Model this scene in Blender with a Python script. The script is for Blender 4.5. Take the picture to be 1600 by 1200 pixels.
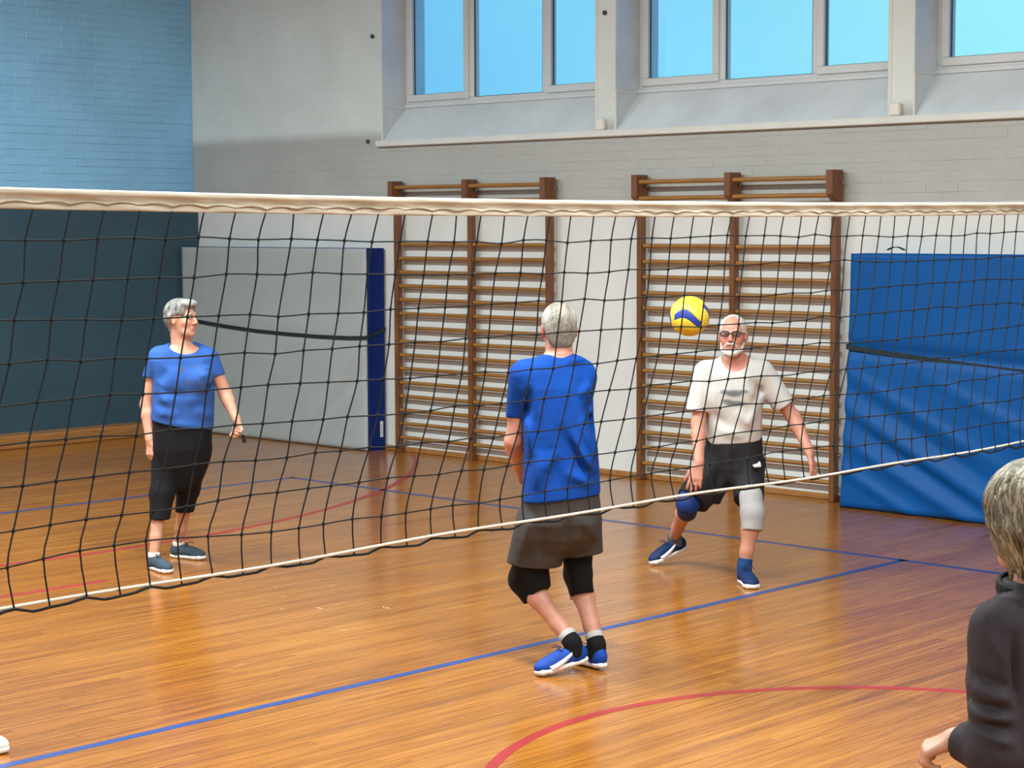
import bpy, math, random
import numpy as np
from mathutils import Vector, Matrix

random.seed(7)
rng = np.random.default_rng(7)
for o in list(bpy.data.objects):
    bpy.data.objects.remove(o)
scene = bpy.context.scene
C = scene.collection

# ------------------------------------------------------------------ camera
F, YAW, PITCH, ROLL, H = 3042.0, 0.7662, 0.0810, -0.0031, 2.0865
fw = np.array([-math.sin(YAW) * math.cos(PITCH), math.cos(YAW) * math.cos(PITCH), -math.sin(PITCH)])
_r = np.array([math.cos(YAW), math.sin(YAW), 0.0])
_u = np.cross(_r, fw)
cr, sr = math.cos(ROLL), math.sin(ROLL)
cam_r, cam_u = cr * _r + sr * _u, -sr * _r + cr * _u
EYE = np.array([0, 0, H])
RC = np.array([math.cos(YAW), math.sin(YAW), 0.0])       # horizontal right
BD = np.array([-math.sin(YAW), math.cos(YAW), 0.0])      # horizontal away
cam = bpy.data.cameras.new('camera')
cam.sensor_width = 36.0
cam.lens = 36.0 * F / 1600.0
cam_ob = bpy.data.objects.new('camera', cam)
C.objects.link(cam_ob)
M = Matrix(((cam_r[0], cam_u[0], -fw[0]), (cam_r[1], cam_u[1], -fw[1]), (cam_r[2], cam_u[2], -fw[2])))
cam_ob.matrix_world = Matrix.Translation((0, 0, H)) @ M.to_4x4()
scene.camera = cam_ob

# ------------------------------------------------------------------ exposure
vs = scene.view_settings
vs.view_transform = 'Standard'
vs.look = 'None'
vs.gamma = 1.0
vs.use_curve_mapping = False
vs.exposure = 0.0

# ------------------------------------------------------------------ sky
world = bpy.data.worlds.new('sky')
scene.world = world
world.use_nodes = True
wn = world.node_tree
wn.nodes.clear()
w_out = wn.nodes.new('ShaderNodeOutputWorld')
w_bg = wn.nodes.new('ShaderNodeBackground')
w_tc = wn.nodes.new('ShaderNodeTexCoord')
# clear blue sky, brighter towards the sun, which stands off to the right outside the hall
w_dot = wn.nodes.new('ShaderNodeVectorMath'); w_dot.operation = 'DOT_PRODUCT'
w_dot.inputs[1].default_value = (-0.10, 0.98, 0.17)
w_half = wn.nodes.new('ShaderNodeMath'); w_half.operation = 'MULTIPLY_ADD'
w_half.inputs[1].default_value = 0.5; w_half.inputs[2].default_value = 0.5
w_pow = wn.nodes.new('ShaderNodeMath'); w_pow.operation = 'POWER'; w_pow.inputs[1].default_value = 12.0
w_mix = wn.nodes.new('ShaderNodeMix'); w_mix.data_type = 'RGBA'
w_mix.inputs[6].default_value = (0.07, 0.42, 0.93, 1)
w_mix.inputs[7].default_value = (0.62, 1.35, 1.22, 1)
wn.links.new(w_tc.outputs['Generated'], w_dot.inputs[0])
wn.links.new(w_dot.outputs['Value'], w_half.inputs[0])
wn.links.new(w_half.outputs[0], w_pow.inputs[0])
wn.links.new(w_pow.outputs[0], w_mix.inputs[0])
wn.links.new(w_mix.outputs[2], w_bg.inputs[0])
wn.links.new(w_bg.outputs[0], w_out.inputs[0])
w_bg.inputs[1].default_value = 1.0
scene.cycles.max_bounces = 6
scene.cycles.diffuse_bounces = 3
scene.cycles.glossy_bounces = 3
scene.cycles.transparent_max_bounces = 8
scene.cycles.caustics_reflective = False
scene.cycles.caustics_refractive = False
LAMP_W = 264.0          # watts of each ceiling luminaire


# ------------------------------------------------------------------ helpers
def floor_pt(u, v, z=0.0):
    d = fw + cam_r * (u - 800) / F - cam_u * (v - 600) / F
    return EYE + d * ((z - H) / d[2])


def at(u, v, dh):
    """point seen at photo position (u, v) at horizontal distance dh from the camera"""
    d = fw + cam_r * (u - 800) / F - cam_u * (v - 600) / F
    return EYE + d * (dh / (d @ BD))


def empty(name, loc=(0, 0, 0), rz=0.0):
    o = bpy.data.objects.new(name, None)
    o.empty_display_size = 0.1
    C.objects.link(o)
    o.location = loc
    o.rotation_euler = (0, 0, rz)
    return o


def tag(o, label=None, cat=None, group=None, kind=None):
    if label: o['label'] = label
    if cat: o['category'] = cat
    if group: o['group'] = group
    if kind: o['kind'] = kind
    return o


def mesh_obj(name, verts, faces, mat=None, parent=None, smooth=False):
    me = bpy.data.meshes.new(name)
    me.from_pydata([tuple(map(float, v)) for v in verts], [], [tuple(map(int, f)) for f in faces])
    if mat: me.materials.append(mat)
    if smooth:
        me.polygons.foreach_set('use_smooth', [True] * len(me.polygons))
    me.update()
    o = bpy.data.objects.new(name, me)
    C.objects.link(o)
    if parent: o.parent = parent
    return o


class MB:
    """collects simple solids, then links them as one mesh object"""
    def __init__(self):
        self.v, self.f = [], []

    def add(self, v, f):
        b = len(self.v)
        self.v += [tuple(p) for p in v]
        self.f += [tuple(i + b for i in q) for q in f]
        return self

    def box(self, x0, x1, y0, y1, z0, z1):
        v = [(x0, y0, z0), (x1, y0, z0), (x1, y1, z0), (x0, y1, z0), (x0, y0, z1), (x1, y0, z1), (x1, y1, z1), (x0, y1, z1)]
        return self.add(v, [(0, 3, 2, 1), (4, 5, 6, 7), (0, 1, 5, 4), (1, 2, 6, 5), (2, 3, 7, 6), (3, 0, 4, 7)])

    def bbox(self, x0, x1, y0, y1, z0, z1, b):
        """box with chamfered edges"""
        X, Y, Z = (x0, x1), (y0, y1), (z0, z1)
        v, idx = [], {}
        for i in (0, 1):
            for j in (0, 1):
                for k in (0, 1):
                    sx, sy, sz = (1 - 2 * i), (1 - 2 * j), (1 - 2 * k)
                    idx[i, j, k, 0] = len(v); v.append((X[i], Y[j] + sy * b, Z[k] + sz * b))
                    idx[i, j, k, 1] = len(v); v.append((X[i] + sx * b, Y[j], Z[k] + sz * b))
                    idx[i, j, k, 2] = len(v); v.append((X[i] + sx * b, Y[j] + sy * b, Z[k]))
        f = []
        q = [(0, 0), (1, 0), (1, 1), (0, 1)]
        for i in (0, 1):
            a = [idx[i, j, k, 0] for j, k in q]; f.append(a if i else a[::-1])
            a = [idx[j, i, k, 1] for j, k in q]; f.append(a[::-1] if i else a)
            a = [idx[j, k, i, 2] for j, k in q]; f.append(a if i else a[::-1])
        for i in (0, 1):
            for j in (0, 1):
                s = (i + j) % 2
                a = [idx[i, j, 0, 0], idx[i, j, 0, 1], idx[i, j, 1, 1], idx[i, j, 1, 0]]; f.append(a if s else a[::-1])
                a = [idx[i, 0, j, 0], idx[i, 0, j, 2], idx[i, 1, j, 2], idx[i, 1, j, 0]]; f.append(a[::-1] if s else a)
                a = [idx[0, i, j, 1], idx[0, i, j, 2], idx[1, i, j, 2], idx[1, i, j, 1]]; f.append(a if s else a[::-1])
                for k in (0, 1):
                    a = [idx[i, j, k, 0], idx[i, j, k, 1], idx[i, j, k, 2]]
                    f.append(a if (i + j + k) % 2 else a[::-1])
        return self.add(v, f)

    def tube(self, pts, r, n=6, caps=True):
        pts = [np.array(p, float) for p in pts]
        rr = r if hasattr(r, '__len__') else [r] * len(pts)
        v, f = [], []
        up = None
        for i, p in enumerate(pts):
            t = pts[min(i + 1, len(pts) - 1)] - pts[max(i - 1, 0)]
            t = t / (np.linalg.norm(t) + 1e-12)
            if up is None:
                a = np.array([0, 0, 1.0]) if abs(t[2]) < 0.9 else np.array([1.0, 0, 0])
                up = np.cross(t, a)
            up = up - t * (up @ t)
            up /= np.linalg.norm(up) + 1e-12
            w = np.cross(t, up)
            for k in range(n):
                an = 2 * math.pi * k / n
                v.append(p + rr[i] * (math.cos(an) * up + math.sin(an) * w))
        for i in range(len(pts) - 1):
            for k in range(n):
                a, b = i * n + k, i * n + (k + 1) % n
                f.append((a, b, b + n, a + n))
        if caps:
            f.append(tuple(range(n))[::-1])
            f.append(tuple((len(pts) - 1) * n + k for k in range(n)))
        return self.add(v, f)

    def build(self, name, mat=None, parent=None, smooth=False):
        return mesh_obj(name, self.v, self.f, mat, parent, smooth)


def bevel(o, w, seg=2):
    m = o.modifiers.new('bevel', 'BEVEL')
    m.width = w
    m.segments = seg
    m.limit_method = 'ANGLE'
    return o


# ------------------------------------------------------------------ materials
def srgb(r, g, b):
    def c(x):
        x /= 255.0
        return x / 12.92 if x <= 0.04045 else ((x + 0.055) / 1.055) ** 2.4
    return (c(r), c(g), c(b), 1.0)


class NT:
    def __init__(self, name):
        self.m = bpy.data.materials.new(name)
        self.m.use_nodes = True
        self.t = self.m.node_tree
        self.b = self.t.nodes['Principled BSDF']

    def n(self, kind, **kw):
        nd = self.t.nodes.new('ShaderNode' + kind)
        for k, v in kw.items():
            if k.startswith('in_'):
                key = k[3:]
                nd.inputs[int(key) if key.isdigit() else key].default_value = v
            else:
                setattr(nd, k, v)
        return nd

    def l(self, a, b):
        self.t.links.new(a, b)


def mix_rgb(nt, fac, a, b, blend='MIX'):
    m = nt.n('Mix', data_type='RGBA', blend_type=blend)
    for key, val in ((0, fac), (6, a), (7, b)):
        if hasattr(val, 'links'): nt.l(val, m.inputs[key])
        else: m.inputs[key].default_value = val
    return m.outputs[2]


def math_n(nt, op, a, b=0.0, c=None):
    m = nt.n('Math', operation=op)
    for i, val in enumerate((a, b, c)):
        if val is None: continue
        if hasattr(val, 'links'): nt.l(val, m.inputs[i])
        else: m.inputs[i].default_value = val
    return m.outputs[0]


def coords(nt, scale=(1, 1, 1), kind='Object'):
    if kind == 'World':
        src = nt.n('NewGeometry').outputs['Position']
    else:
        src = nt.n('TexCoord').outputs[kind]
    mp = nt.n('Mapping')
    mp.inputs['Scale'].default_value = scale
    nt.l(src, mp.inputs[0])
    return mp.outputs[0]


def noise(nt, vec, scale=5.0, detail=3.0, rough=0.55):
    n = nt.n('TexNoise')
    n.inputs['Scale'].default_value = scale
    n.inputs['Detail'].default_value = detail
    n.inputs['Roughness'].default_value = rough
    nt.l(vec, n.inputs['Vector'])
    return n.outputs['Fac']


def bump(nt, h, strength=0.3, dist=0.01):
    b = nt.n('Bump')
    b.inputs['Strength'].default_value = strength
    b.inputs['Distance'].default_value = dist
    nt.l(h, b.inputs['Height'])
    nt.l(b.outputs[0], nt.b.inputs['Normal'])


def ramp(nt, fac, stops):
    r = nt.n('ValToRGB')
    e = r.color_ramp.elements
    e[0].position, e[0].color = stops[0]
    e[1].position, e[1].color = stops[-1]
    for p, c in stops[1:-1]:
        k = e.new(p); k.color = c
    nt.l(fac, r.inputs[0])
    return r.outputs[0]


def plain(name, col, rough=0.5, var=0.10, nscale=6.0, bstr=0.0, bscale=60.0, spec=0.5, metal=0.0, sheen=0.0, bdist=0.004):
    nt = NT(name)
    vec = coords(nt)
    n = noise(nt, vec, nscale, 4.0)
    dark = tuple(c * (1 - var) for c in col[:3]) + (1,)
    lite = tuple(min(1, c * (1 + var)) for c in col[:3]) + (1,)
    nt.l(ramp(nt, n, [(0.3, dark), (0.7, lite)]), nt.b.inputs['Base Color'])
    nt.b.inputs['Roughness'].default_value = rough
    nt.b.inputs['Specular IOR Level'].default_value = spec
    nt.b.inputs['Metallic'].default_value = metal
    if sheen: nt.b.inputs['Sheen Weight'].default_value = sheen
    if bstr: bump(nt, noise(nt, vec, bscale, 3.0), bstr, bdist)
    return nt.m


def fabric(name, col, rough=0.85, var=0.12, tint=False, fold=0.6, spec=0.2):
    nt = NT(name)
    vec = coords(nt)
    n = noise(nt, vec, 9.0, 4.0)
    dark = tuple(c * (1 - var) for c in col[:3]) + (1,)
    lite = tuple(min(1, c * (1 + var)) for c in col[:3]) + (1,)
    base = ramp(nt, n, [(0.3, dark), (0.7, lite)])
    if tint:
        at_ = nt.n('Attribute', attribute_name='tint')
        base = mix_rgb(nt, at_.outputs['Alpha'], base, at_.outputs['Color'])
    nt.l(base, nt.b.inputs['Base Color'])
    nt.b.inputs['Roughness'].default_value = rough
    nt.b.inputs['Specular IOR Level'].default_value = spec
    folds = noise(nt, coords(nt, (1, 1, 0.45)), 11.0, 2.0, 0.4)
    fine = noise(nt, vec, 160.0, 2.0)
    bump(nt, math_n(nt, 'ADD', folds, math_n(nt, 'MULTIPLY', fine, 0.06)), fold, 0.02)
    return nt.m


def skin(name, col):
    nt = NT(name)
    at_ = nt.n('Attribute', attribute_name='tint')
    vec = coords(nt)
    n = noise(nt, vec, 30.0, 4.0)
    c2 = (min(1, col[0] * 1.0), col[1] * 0.86, col[2] * 0.84, 1)
    base = ramp(nt, n, [(0.35, c2), (0.65, col)])
    nt.l(mix_rgb(nt, at_.outputs['Alpha'], base, at_.outputs['Color']), nt.b.inputs['Base Color'])
    nt.b.inputs['Roughness'].default_value = 0.5
    nt.b.inputs['Subsurface Weight'].default_value = 0.08
    nt.b.inputs['Subsurface Radius'].default_value = (0.02, 0.008, 0.004)
    nt.b.inputs['Subsurface Scale'].default_value = 0.3
    bump(nt, noise(nt, vec, 180.0, 3.0), 0.12, 0.003)
    return nt.m


def hair_mat(name, dark, lite, stretch=(60, 60, 9), tint=True):
    nt = NT(name)
    at_ = nt.n('Attribute', attribute_name='tint')
    n = noise(nt, coords(nt, stretch), 1.0, 4.0, 0.6)
    n2 = noise(nt, coords(nt), 22.0, 3.0)
    s = math_n(nt, 'ADD', math_n(nt, 'MULTIPLY', n, 0.6), math_n(nt, 'MULTIPLY', n2, 0.4))
    base = ramp(nt, s, [(0.38, dark), (0.62, lite)])
    nt.l(mix_rgb(nt, at_.outputs['Alpha'], base, at_.outputs['Color']) if tint else base, nt.b.inputs['Base Color'])
    nt.b.inputs['Roughness'].default_value = 0.55
    bump(nt, n, 0.7, 0.012)
    return nt.m


def wood_floor():
    nt = NT('varnished_floorboards')
    at_ = nt.n('Attribute', attribute_name='tone')
    pos = nt.n('NewGeometry').outputs['Position']
    ofs = nt.n('Vector_Math'.replace('_', ''), operation='MULTIPLY_ADD')
    cmb = nt.n('CombineXYZ')
    for i in range(3): nt.l(at_.outputs['Fac'], cmb.inputs[i])
    nt.l(cmb.outputs[0], ofs.inputs[0])
    ofs.inputs[1].default_value = (0.7, 37.0, 11.0)
    nt.l(pos, ofs.inputs[2])

    def mapped(sc):
        mp = nt.n('Mapping'); mp.inputs['Scale'].default_value = sc
        nt.l(ofs.outputs[0], mp.inputs[0]); return mp.outputs[0]
    grain = noise(nt, mapped((60, 1.6, 1)), 1.0, 5.0, 0.6)
    fine = noise(nt, mapped((190, 5, 1)), 1.0, 4.0, 0.6)
    patch = noise(nt, coords(nt, (0.55, 0.35, 1), 'World'), 1.0, 3.0, 0.55)
    streak = noise(nt, coords(nt, (11.0, 0.42, 1), 'World'), 1.0, 4.0, 0.55)
    g = math_n(nt, 'ADD', math_n(nt, 'MULTIPLY', grain, 0.62), math_n(nt, 'MULTIPLY', fine, 0.38))
    g = math_n(nt, 'ADD', g, math_n(nt, 'MULTIPLY', math_n(nt, 'SUBTRACT', at_.outputs['Fac'], 0.5), 0.09))
    g = math_n(nt, 'ADD', g, math_n(nt, 'MULTIPLY', math_n(nt, 'SUBTRACT', patch, 0.5), 0.22))
    col = ramp(nt, g, [(0.22, (0.10, 0.028, 0.004, 1)), (0.40, (0.235, 0.076, 0.009, 1)), (0.53, (0.345, 0.126, 0.015, 1)), (0.72, (0.46, 0.200, 0.034, 1))])
    sm = nt.n('MapRange'); nt.l(streak, sm.inputs[0])
    sm.inputs[1].default_value = 0.56; sm.inputs[2].default_value = 0.72
    sm.inputs[3].default_value = 0.0; sm.inputs[4].default_value = 0.55
    col = mix_rgb(nt, sm.outputs[0], col, (0.15, 0.050, 0.012, 1))
    # knots and pale scuff marks
    knot = noise(nt, mapped((9, 3.5, 1)), 1.0, 2.0)
    km = nt.n('MapRange'); nt.l(knot, km.inputs[0])
    km.inputs[1].default_value = 0.74; km.inputs[2].default_value = 0.80
    km.inputs[3].default_value = 0.0; km.inputs[4].default_value = 0.75
    col = mix_rgb(nt, km.outputs[0], col, (0.09, 0.035, 0.015, 1))
    sc = noise(nt, coords(nt, (5.0, 1.1, 1), 'World'), 1.0, 4.0, 0.65)
    scm = nt.n('MapRange'); nt.l(sc, scm.inputs[0])
    scm.inputs[1].default_value = 0.68; scm.inputs[2].default_value = 0.80
    scm.inputs[3].default_value = 0.0; scm.inputs[4].default_value = 0.45
    col = mix_rgb(nt, scm.outputs[0], col, (0.62, 0.45, 0.29, 1))
    nt.l(col, nt.b.inputs['Base Color'])
    rm = nt.n('MapRange'); nt.l(patch, rm.inputs[0])
    rm.inputs[3].default_value = 0.13; rm.inputs[4].default_value = 0.25
    nt.l(rm.outputs[0], nt.b.inputs['Roughness'])
    nt.b.inputs['Specular IOR Level'].default_value = 0.72
    bump(nt, math_n(nt, 'ADD', fine, streak), 0.08, 0.003)
    return nt.m


def wall_paint(name, bands, rough, blotch=0.06, bstr=0.25):
    """bands: [(z, colour)] colour zones from the floor up"""
    nt = NT(name)
    sep = nt.n('SeparateXYZ')
    nt.l(nt.n('NewGeometry').outputs['Position'], sep.inputs[0])
    wv = coords(nt, (1, 1, 1), 'World')
    wob = noise(nt, wv, 3.0, 2.0)
    z = math_n(nt, 'ADD', sep.outputs['Z'], math_n(nt, 'MULTIPLY', math_n(nt, 'SUBTRACT', wob, 0.5), 0.03))
    col = None
    for zz, c in bands:
        soft = 0.05 if zz > 2.5 else 0.012
        if col is None:
            col = c; continue
        st = nt.n('MapRange'); nt.l(z, st.inputs[0])
        st.inputs[1].default_value = zz - soft; st.inputs[2].default_value = zz + soft
        col = mix_rgb(nt, st.outputs[0], col, c)
    n = noise(nt, wv, 1.7, 5.0, 0.6)
    mr = nt.n('MapRange'); nt.l(n, mr.inputs[0])
    mr.inputs[1].default_value = 0.3; mr.inputs[2].default_value = 0.7
    mr.inputs[3].default_value = 1 - blotch; mr.inputs[4].default_value = 1 + blotch
    cmb = nt.n('CombineXYZ')
    for i in range(3): nt.l(mr.outputs[0], cmb.inputs[i])
    nt.l(mix_rgb(nt, 1.0, col, cmb.outputs[0], 'MULTIPLY'), nt.b.inputs['Base Color'])
    nt.b.inputs['Roughness'].default_value = rough
    bump(nt, noise(nt, wv, 28.0, 4.0), bstr, 0.006)
    return nt.m


def glass_mat():
    nt = NT('window_glass')
    t = nt.t
    t.nodes.remove(nt.b)
    tr = nt.n('BsdfTransparent'); tr.inputs[0].default_value = (0.96, 0.985, 0.985, 1)
    gl = nt.n('BsdfGlossy'); gl.inputs['Roughness'].default_value = 0.02
    lw = nt.n('LayerWeight'); lw.inputs[0].default_value = 0.5
    fr5 = math_n(nt, 'ADD', 0.04, math_n(nt, 'MULTIPLY', math_n(nt, 'POWER', lw.outputs['Facing'], 5.0), 0.9))
    n = noise(nt, coords(nt), 3.0, 2.0)
    mx = nt.n('MixShader')
    nt.l(math_n(nt, 'MULTIPLY', fr5, math_n(nt, 'ADD', 0.85, math_n(nt, 'MULTIPLY', n, 0.3))), mx.inputs[0])
    nt.l(tr.outputs[0], mx.inputs[1]); nt.l(gl.outputs[0], mx.inputs[2])
    nt.l(mx.outputs[0], t.nodes['Material Output'].inputs[0])
    return nt.m


def wood(name, c1, c2, rough=0.4, scale=(40, 40, 3)):
    nt = NT(name)
    n = noise(nt, coords(nt, scale), 1.0, 5.0, 0.6)
    nt.l(ramp(nt, n, [(0.3, c1), (0.7, c2)]), nt.b.inputs['Base Color'])
    nt.b.inputs['Roughness'].default_value = rough
    bump(nt, n, 0.15, 0.003)
    return nt.m


def emission(name, col, strength):
    nt = NT(name)
    nt.b.inputs['Base Color'].default_value = (0.8, 0.8, 0.8, 1)
    nt.b.inputs['Emission Color'].default_value = col
    n = noise(nt, coords(nt), 4.0, 1.0)
    nt.l(math_n(nt, 'ADD', strength * 0.95, math_n(nt, 'MULTIPLY', n, strength * 0.1)), nt.b.inputs['Emission Strength'])
    return nt.m


MAT = {}
MAT['floor'] = wood_floor()
MAT['white_wall'] = wall_paint('white_wall_paint', [(0, (0.71, 0.725, 0.70, 1)), (2.245, (0.43, 0.445, 0.425, 1)), (2.95, (0.68, 0.755, 0.735, 1))], 0.55)  # darker grey band between the white lower zone and the pale upper zone
MAT['recess'] = wall_paint('window_recess_plaster', [(0, (0.64, 0.70, 0.725, 1))], 0.7, 0.12)
MAT['blue_wall'] = wall_paint('blue_wall_paint', [(0, (0.28, 0.62, 0.95, 1))], 0.28, 0.08, 0.3)
MAT['dark_wall'] = wall_paint('dark_blue_wall_panel', [(0, (0.031, 0.078, 0.115, 1))], 0.5, 0.10, 0.15)
MAT['plain_wall'] = wall_paint('grey_wall_paint', [(0, (0.62, 0.60, 0.57, 1))], 0.7)
MAT['ceiling'] = plain('ceiling_paint', (0.72, 0.71, 0.69, 1), 0.8)
MAT['trim_white'] = plain('white_trim_paint', (0.70, 0.725, 0.69, 1), 0.45, 0.04)
MAT['frame_white'] = plain('white_window_frame', (0.62, 0.665, 0.67, 1), 0.4, 0.03)
MAT['gasket'] = plain('black_glazing_gasket', (0.02, 0.05, 0.06, 1), 0.5)
MAT['glass'] = glass_mat()
MAT['ladder'] = wood('wall_bar_wood', (0.115, 0.040, 0.012, 1), (0.22, 0.082, 0.024, 1), 0.38, (30, 30, 3))
MAT['rung'] = wood('rung_wood', (0.20, 0.088, 0.018, 1), (0.34, 0.16, 0.036, 1), 0.36, (3, 40, 40))
MAT['base_wood'] = wood('skirting_wood', (0.26, 0.11, 0.03, 1), (0.42, 0.20, 0.06, 1), 0.4, (20, 3, 40))
MAT['steel'] = plain('grey_steel', (0.35, 0.35, 0.36, 1), 0.35, metal=0.9)
MAT['dark_steel'] = plain('dark_steel', (0.06, 0.06, 0.06, 1), 0.45)
MAT['grey_vinyl'] = plain('grey_mat_vinyl', (0.375, 0.41, 0.41, 1), 0.6, 0.05, 3.0, 0.15, 9.0, bdist=0.02)
MAT['blue_vinyl'] = plain('blue_mat_vinyl', (0.001, 0.080, 0.30, 1), 0.5, 0.08, 3.0, 0.12, 9.0, bdist=0.02, spec=0.2)
MAT['navy_vinyl'] = plain('navy_mat_vinyl', (0.0005, 0.016, 0.15, 1), 0.55, 0.08, 3.0, 0.12, 9.0, bdist=0.02, spec=0.2)
MAT['strap'] = fabric('black_webbing', (0.02, 0.03, 0.035, 1), 0.7, 0.1, fold=0.1)
MAT['tape'] = fabric('cream_net_tape', (0.49, 0.435, 0.345, 1), 0.8, 0.10, fold=0.25)
MAT['tape_edge'] = fabric('pale_net_tape_edge', (0.66, 0.60, 0.51, 1), 0.75, 0.04, fold=0.1)
MAT['cord'] = fabric('black_net_cord', (0.012, 0.014, 0.015, 1), 0.8, 0.1, fold=0.1)
MAT['rope'] = fabric('white_net_rope', (0.56, 0.51, 0.42, 1), 0.7, 0.08, fold=0.1)
MAT['line_blue'] = plain('blue_line_paint', (0.024, 0.056, 0.205, 1), 0.38, 0.14, 5.0)
MAT['line_red'] = plain('red_line_paint', (0.30, 0.024, 0.026, 1), 0.38, 0.14, 5.0)
MAT['white_plastic'] = plain('white_plastic', (0.78, 0.76, 0.71, 1), 0.4, 0.03)
MAT['lamp_tube'] = emission('lamp_diffuser', (1.0, 0.95, 0.88, 1), 6.0)

# ------------------------------------------------------------------ the hall
WY = 12.294            # inner face of the window wall
LX = -16.39            # inner face of the light blue end wall
ZC = 5.3               # ceiling
RX, BY = 8.0, -7.0     # right and rear walls
WT = 0.55              # wall thickness
REV = 0.31             # depth of the window recess
Z_BAND = 2.245

floor = MB().box(LX - WT, RX + WT, BY - WT, WY + WT, -0.20, -0.003).build('floor', MAT['floor'])
tag(floor, 'varnished orange-brown wooden sports floor with blue and red court lines', 'floor', kind='structure')
ta = floor.data.attributes.new('tone', 'FLOAT', 'POINT'); ta.data.foreach_set('value', [0.5] * len(floor.data.vertices))

# floorboards: every board of the near half is a piece of its own
PW = 0.0665
x_lo, x_hi, y_lo, y_hi = LX + 0.02, -2.4, 2.6, WY - 0.03
far = MB(); far_tone = []
rows = int((x_hi - x_lo) / PW)
near_count = 0
for i in range(rows):
    x1 = x_hi - i * PW
    x0 = x1 - PW
    y = y_lo - random.random() * 2.6
    while y < y_hi:
        L = random.uniform(2.6, 4.4)
        a, b = max(y, y_lo), min(y + L, y_hi)
        y += L
        if b - a < 0.15: continue
        tone = random.random()
        dz = random.uniform(-0.0006, 0.0)
        if x1 > -8.0 and near_count < 296:
            # skip boards that lie right of the camera's view
            mb = MB().bbox(x0 + 0.0007, x1 - 0.0007, a + 0.0007, b - 0.0007, -0.012, dz, 0.0009)
            p = mb.build('floorboard', MAT['floor'], floor)
            at_ = p.data.attributes.new('tone', 'FLOAT', 'POINT')
            at_.data.foreach_set('value', [tone] * len(p.data.vertices))
            near_count += 1
        else:
            n0 = len(far.v)
            far.bbox(x0 + 0.0007, x1 - 0.0007, a + 0.0007, b - 0.0007, -0.012, dz, 0.0009)
            far_tone += [tone] * (len(far.v) - n0)
fo = far.build('floorboards', MAT['floor'], floor)
fo['kind'] = 'stuff'
at_ = fo.data.attributes.new('tone', 'FLOAT', 'POINT'); at_.data.foreach_set('value', far_tone)


# painted court lines
def strip(name, pts, w, mat, label):
    pts = [np.array(p, float) for p in pts]
    v, f = [], []
    for i, p in enumerate(pts):
        t = pts[min(i + 1, len(pts) - 1)] - pts[max(i - 1, 0)]
        t /= np.linalg.norm(t)
        n = np.array([-t[1], t[0]]) * w / 2
        for s in (1, -1):
            v.append((p[0] + s * n[0], p[1] + s * n[1], 0.0011))
        for s in (1, -1):
            v.append((p[0] + s * n[0], p[1] + s * n[1], -0.002))
    for i in range(len(pts) - 1):
        a, b = 4 * i, 4 * i + 4
        f += [(a, a + 1, b + 1, b), (a + 2, a, b, b + 2), (a + 1, a + 3, b + 3, b + 1)]
    o = mesh_obj(name, v, f, mat, floor)
    o['label'] = label
    return o


strip('court_line', [(-6.575, y_lo), (-6.575, 10.37)], 0.052, MAT['line_blue'], 'blue attack line crossing the floor in front of the net')
strip('court_line', [(-12.50, 1.4), (-12.50, 10.37)], 0.05, MAT['line_blue'], 'blue end line behind the person in black capri trousers')
strip('court_line', [(-12.525, 10.342), (2.0, 10.342)], 0.05, MAT['line_blue'], 'blue side line running along the wall bars')
strip('court_line', [(-3.809 + 1.62 * math.cos(a), 6.121 + 1.62 * math.sin(a)) for a in np.linspace(0, 2 * math.pi, 97)], 0.05, MAT['line_red'], 'red circle at the front right')
cx_, cy_, cR = -16.88, 7.152, 6.36
strip('court_line', [(cx_ + cR * math.cos(a), cy_ + cR * math.sin(a)) for a in np.linspace(-1.20, 0.90, 61)], 0.05, MAT['line_red'], 'large red arc behind the net')
strip('court_line', [(-9.64, 2.7), (-9.64, 6.55)], 0.05, MAT['line_red'], 'short red line at the left')

# ---- window wall -------------------------------------------------------
PITCH_W = 2.86
WIN = []                       # (x0, x1) clear openings
x = -13.4956
while x < RX - 3.0:
    WIN.append((x, x + 2.66))
    x += PITCH_W
Z_LEDGE = 2.872
Z_WB, Z_WT = 3.20, 4.75
mb = MB()
mb.box(LX - WT, RX + WT, WY, WY + WT, -0.2, Z_LEDGE)
mb.box(LX - WT, RX + WT, WY, WY + WT, Z_WT, ZC + 0.2)
prev = LX - WT
for a, b in WIN:
    mb.box(prev, a, WY, WY + WT, Z_LEDGE, Z_WT)
    prev = b
mb.box(prev, RX + WT, WY, WY + WT, Z_LEDGE, Z_WT)
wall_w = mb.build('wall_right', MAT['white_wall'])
tag(wall_w, 'white painted brick wall with high windows', 'wall', kind='structure')

# courses of painted brick on the window wall, upper zone
BL, BH, JT = 0.25, 0.0755, 0.010


def brick_cells(u0, u1, z0, z1):
    out = []
    k = 0
    z = z0
    while z + 0.02 < z1:
        off = (BL + JT) * 0.5 if k % 2 else 0.0
        u = u0 - off
        while u < u1:
            a, b = max(u, u0), min(u + BL, u1)
            if b - a > 0.03: out.append((a, b, z, min(z + BH - JT, z1)))
            u += BL + JT
        z += BH
        k += 1
    return out


mb = MB()
segs = [(LX + 0.02, WIN[0][0] - 0.005, Z_BAND, Z_WT)] + [(WIN[0][0] - 0.005, -3.0, Z_BAND, Z_LEDGE - 0.06)]
for s in segs:
    for a, b, z0, z1 in brick_cells(*s):
        d = 0.0022 + random.uniform(-0.0012, 0.0012)
        mb.bbox(a, b, WY - d, WY + 0.01, z0, z1, 0.0012)
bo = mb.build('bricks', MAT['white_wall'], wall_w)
bo['kind'] = 'stuff'

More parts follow.
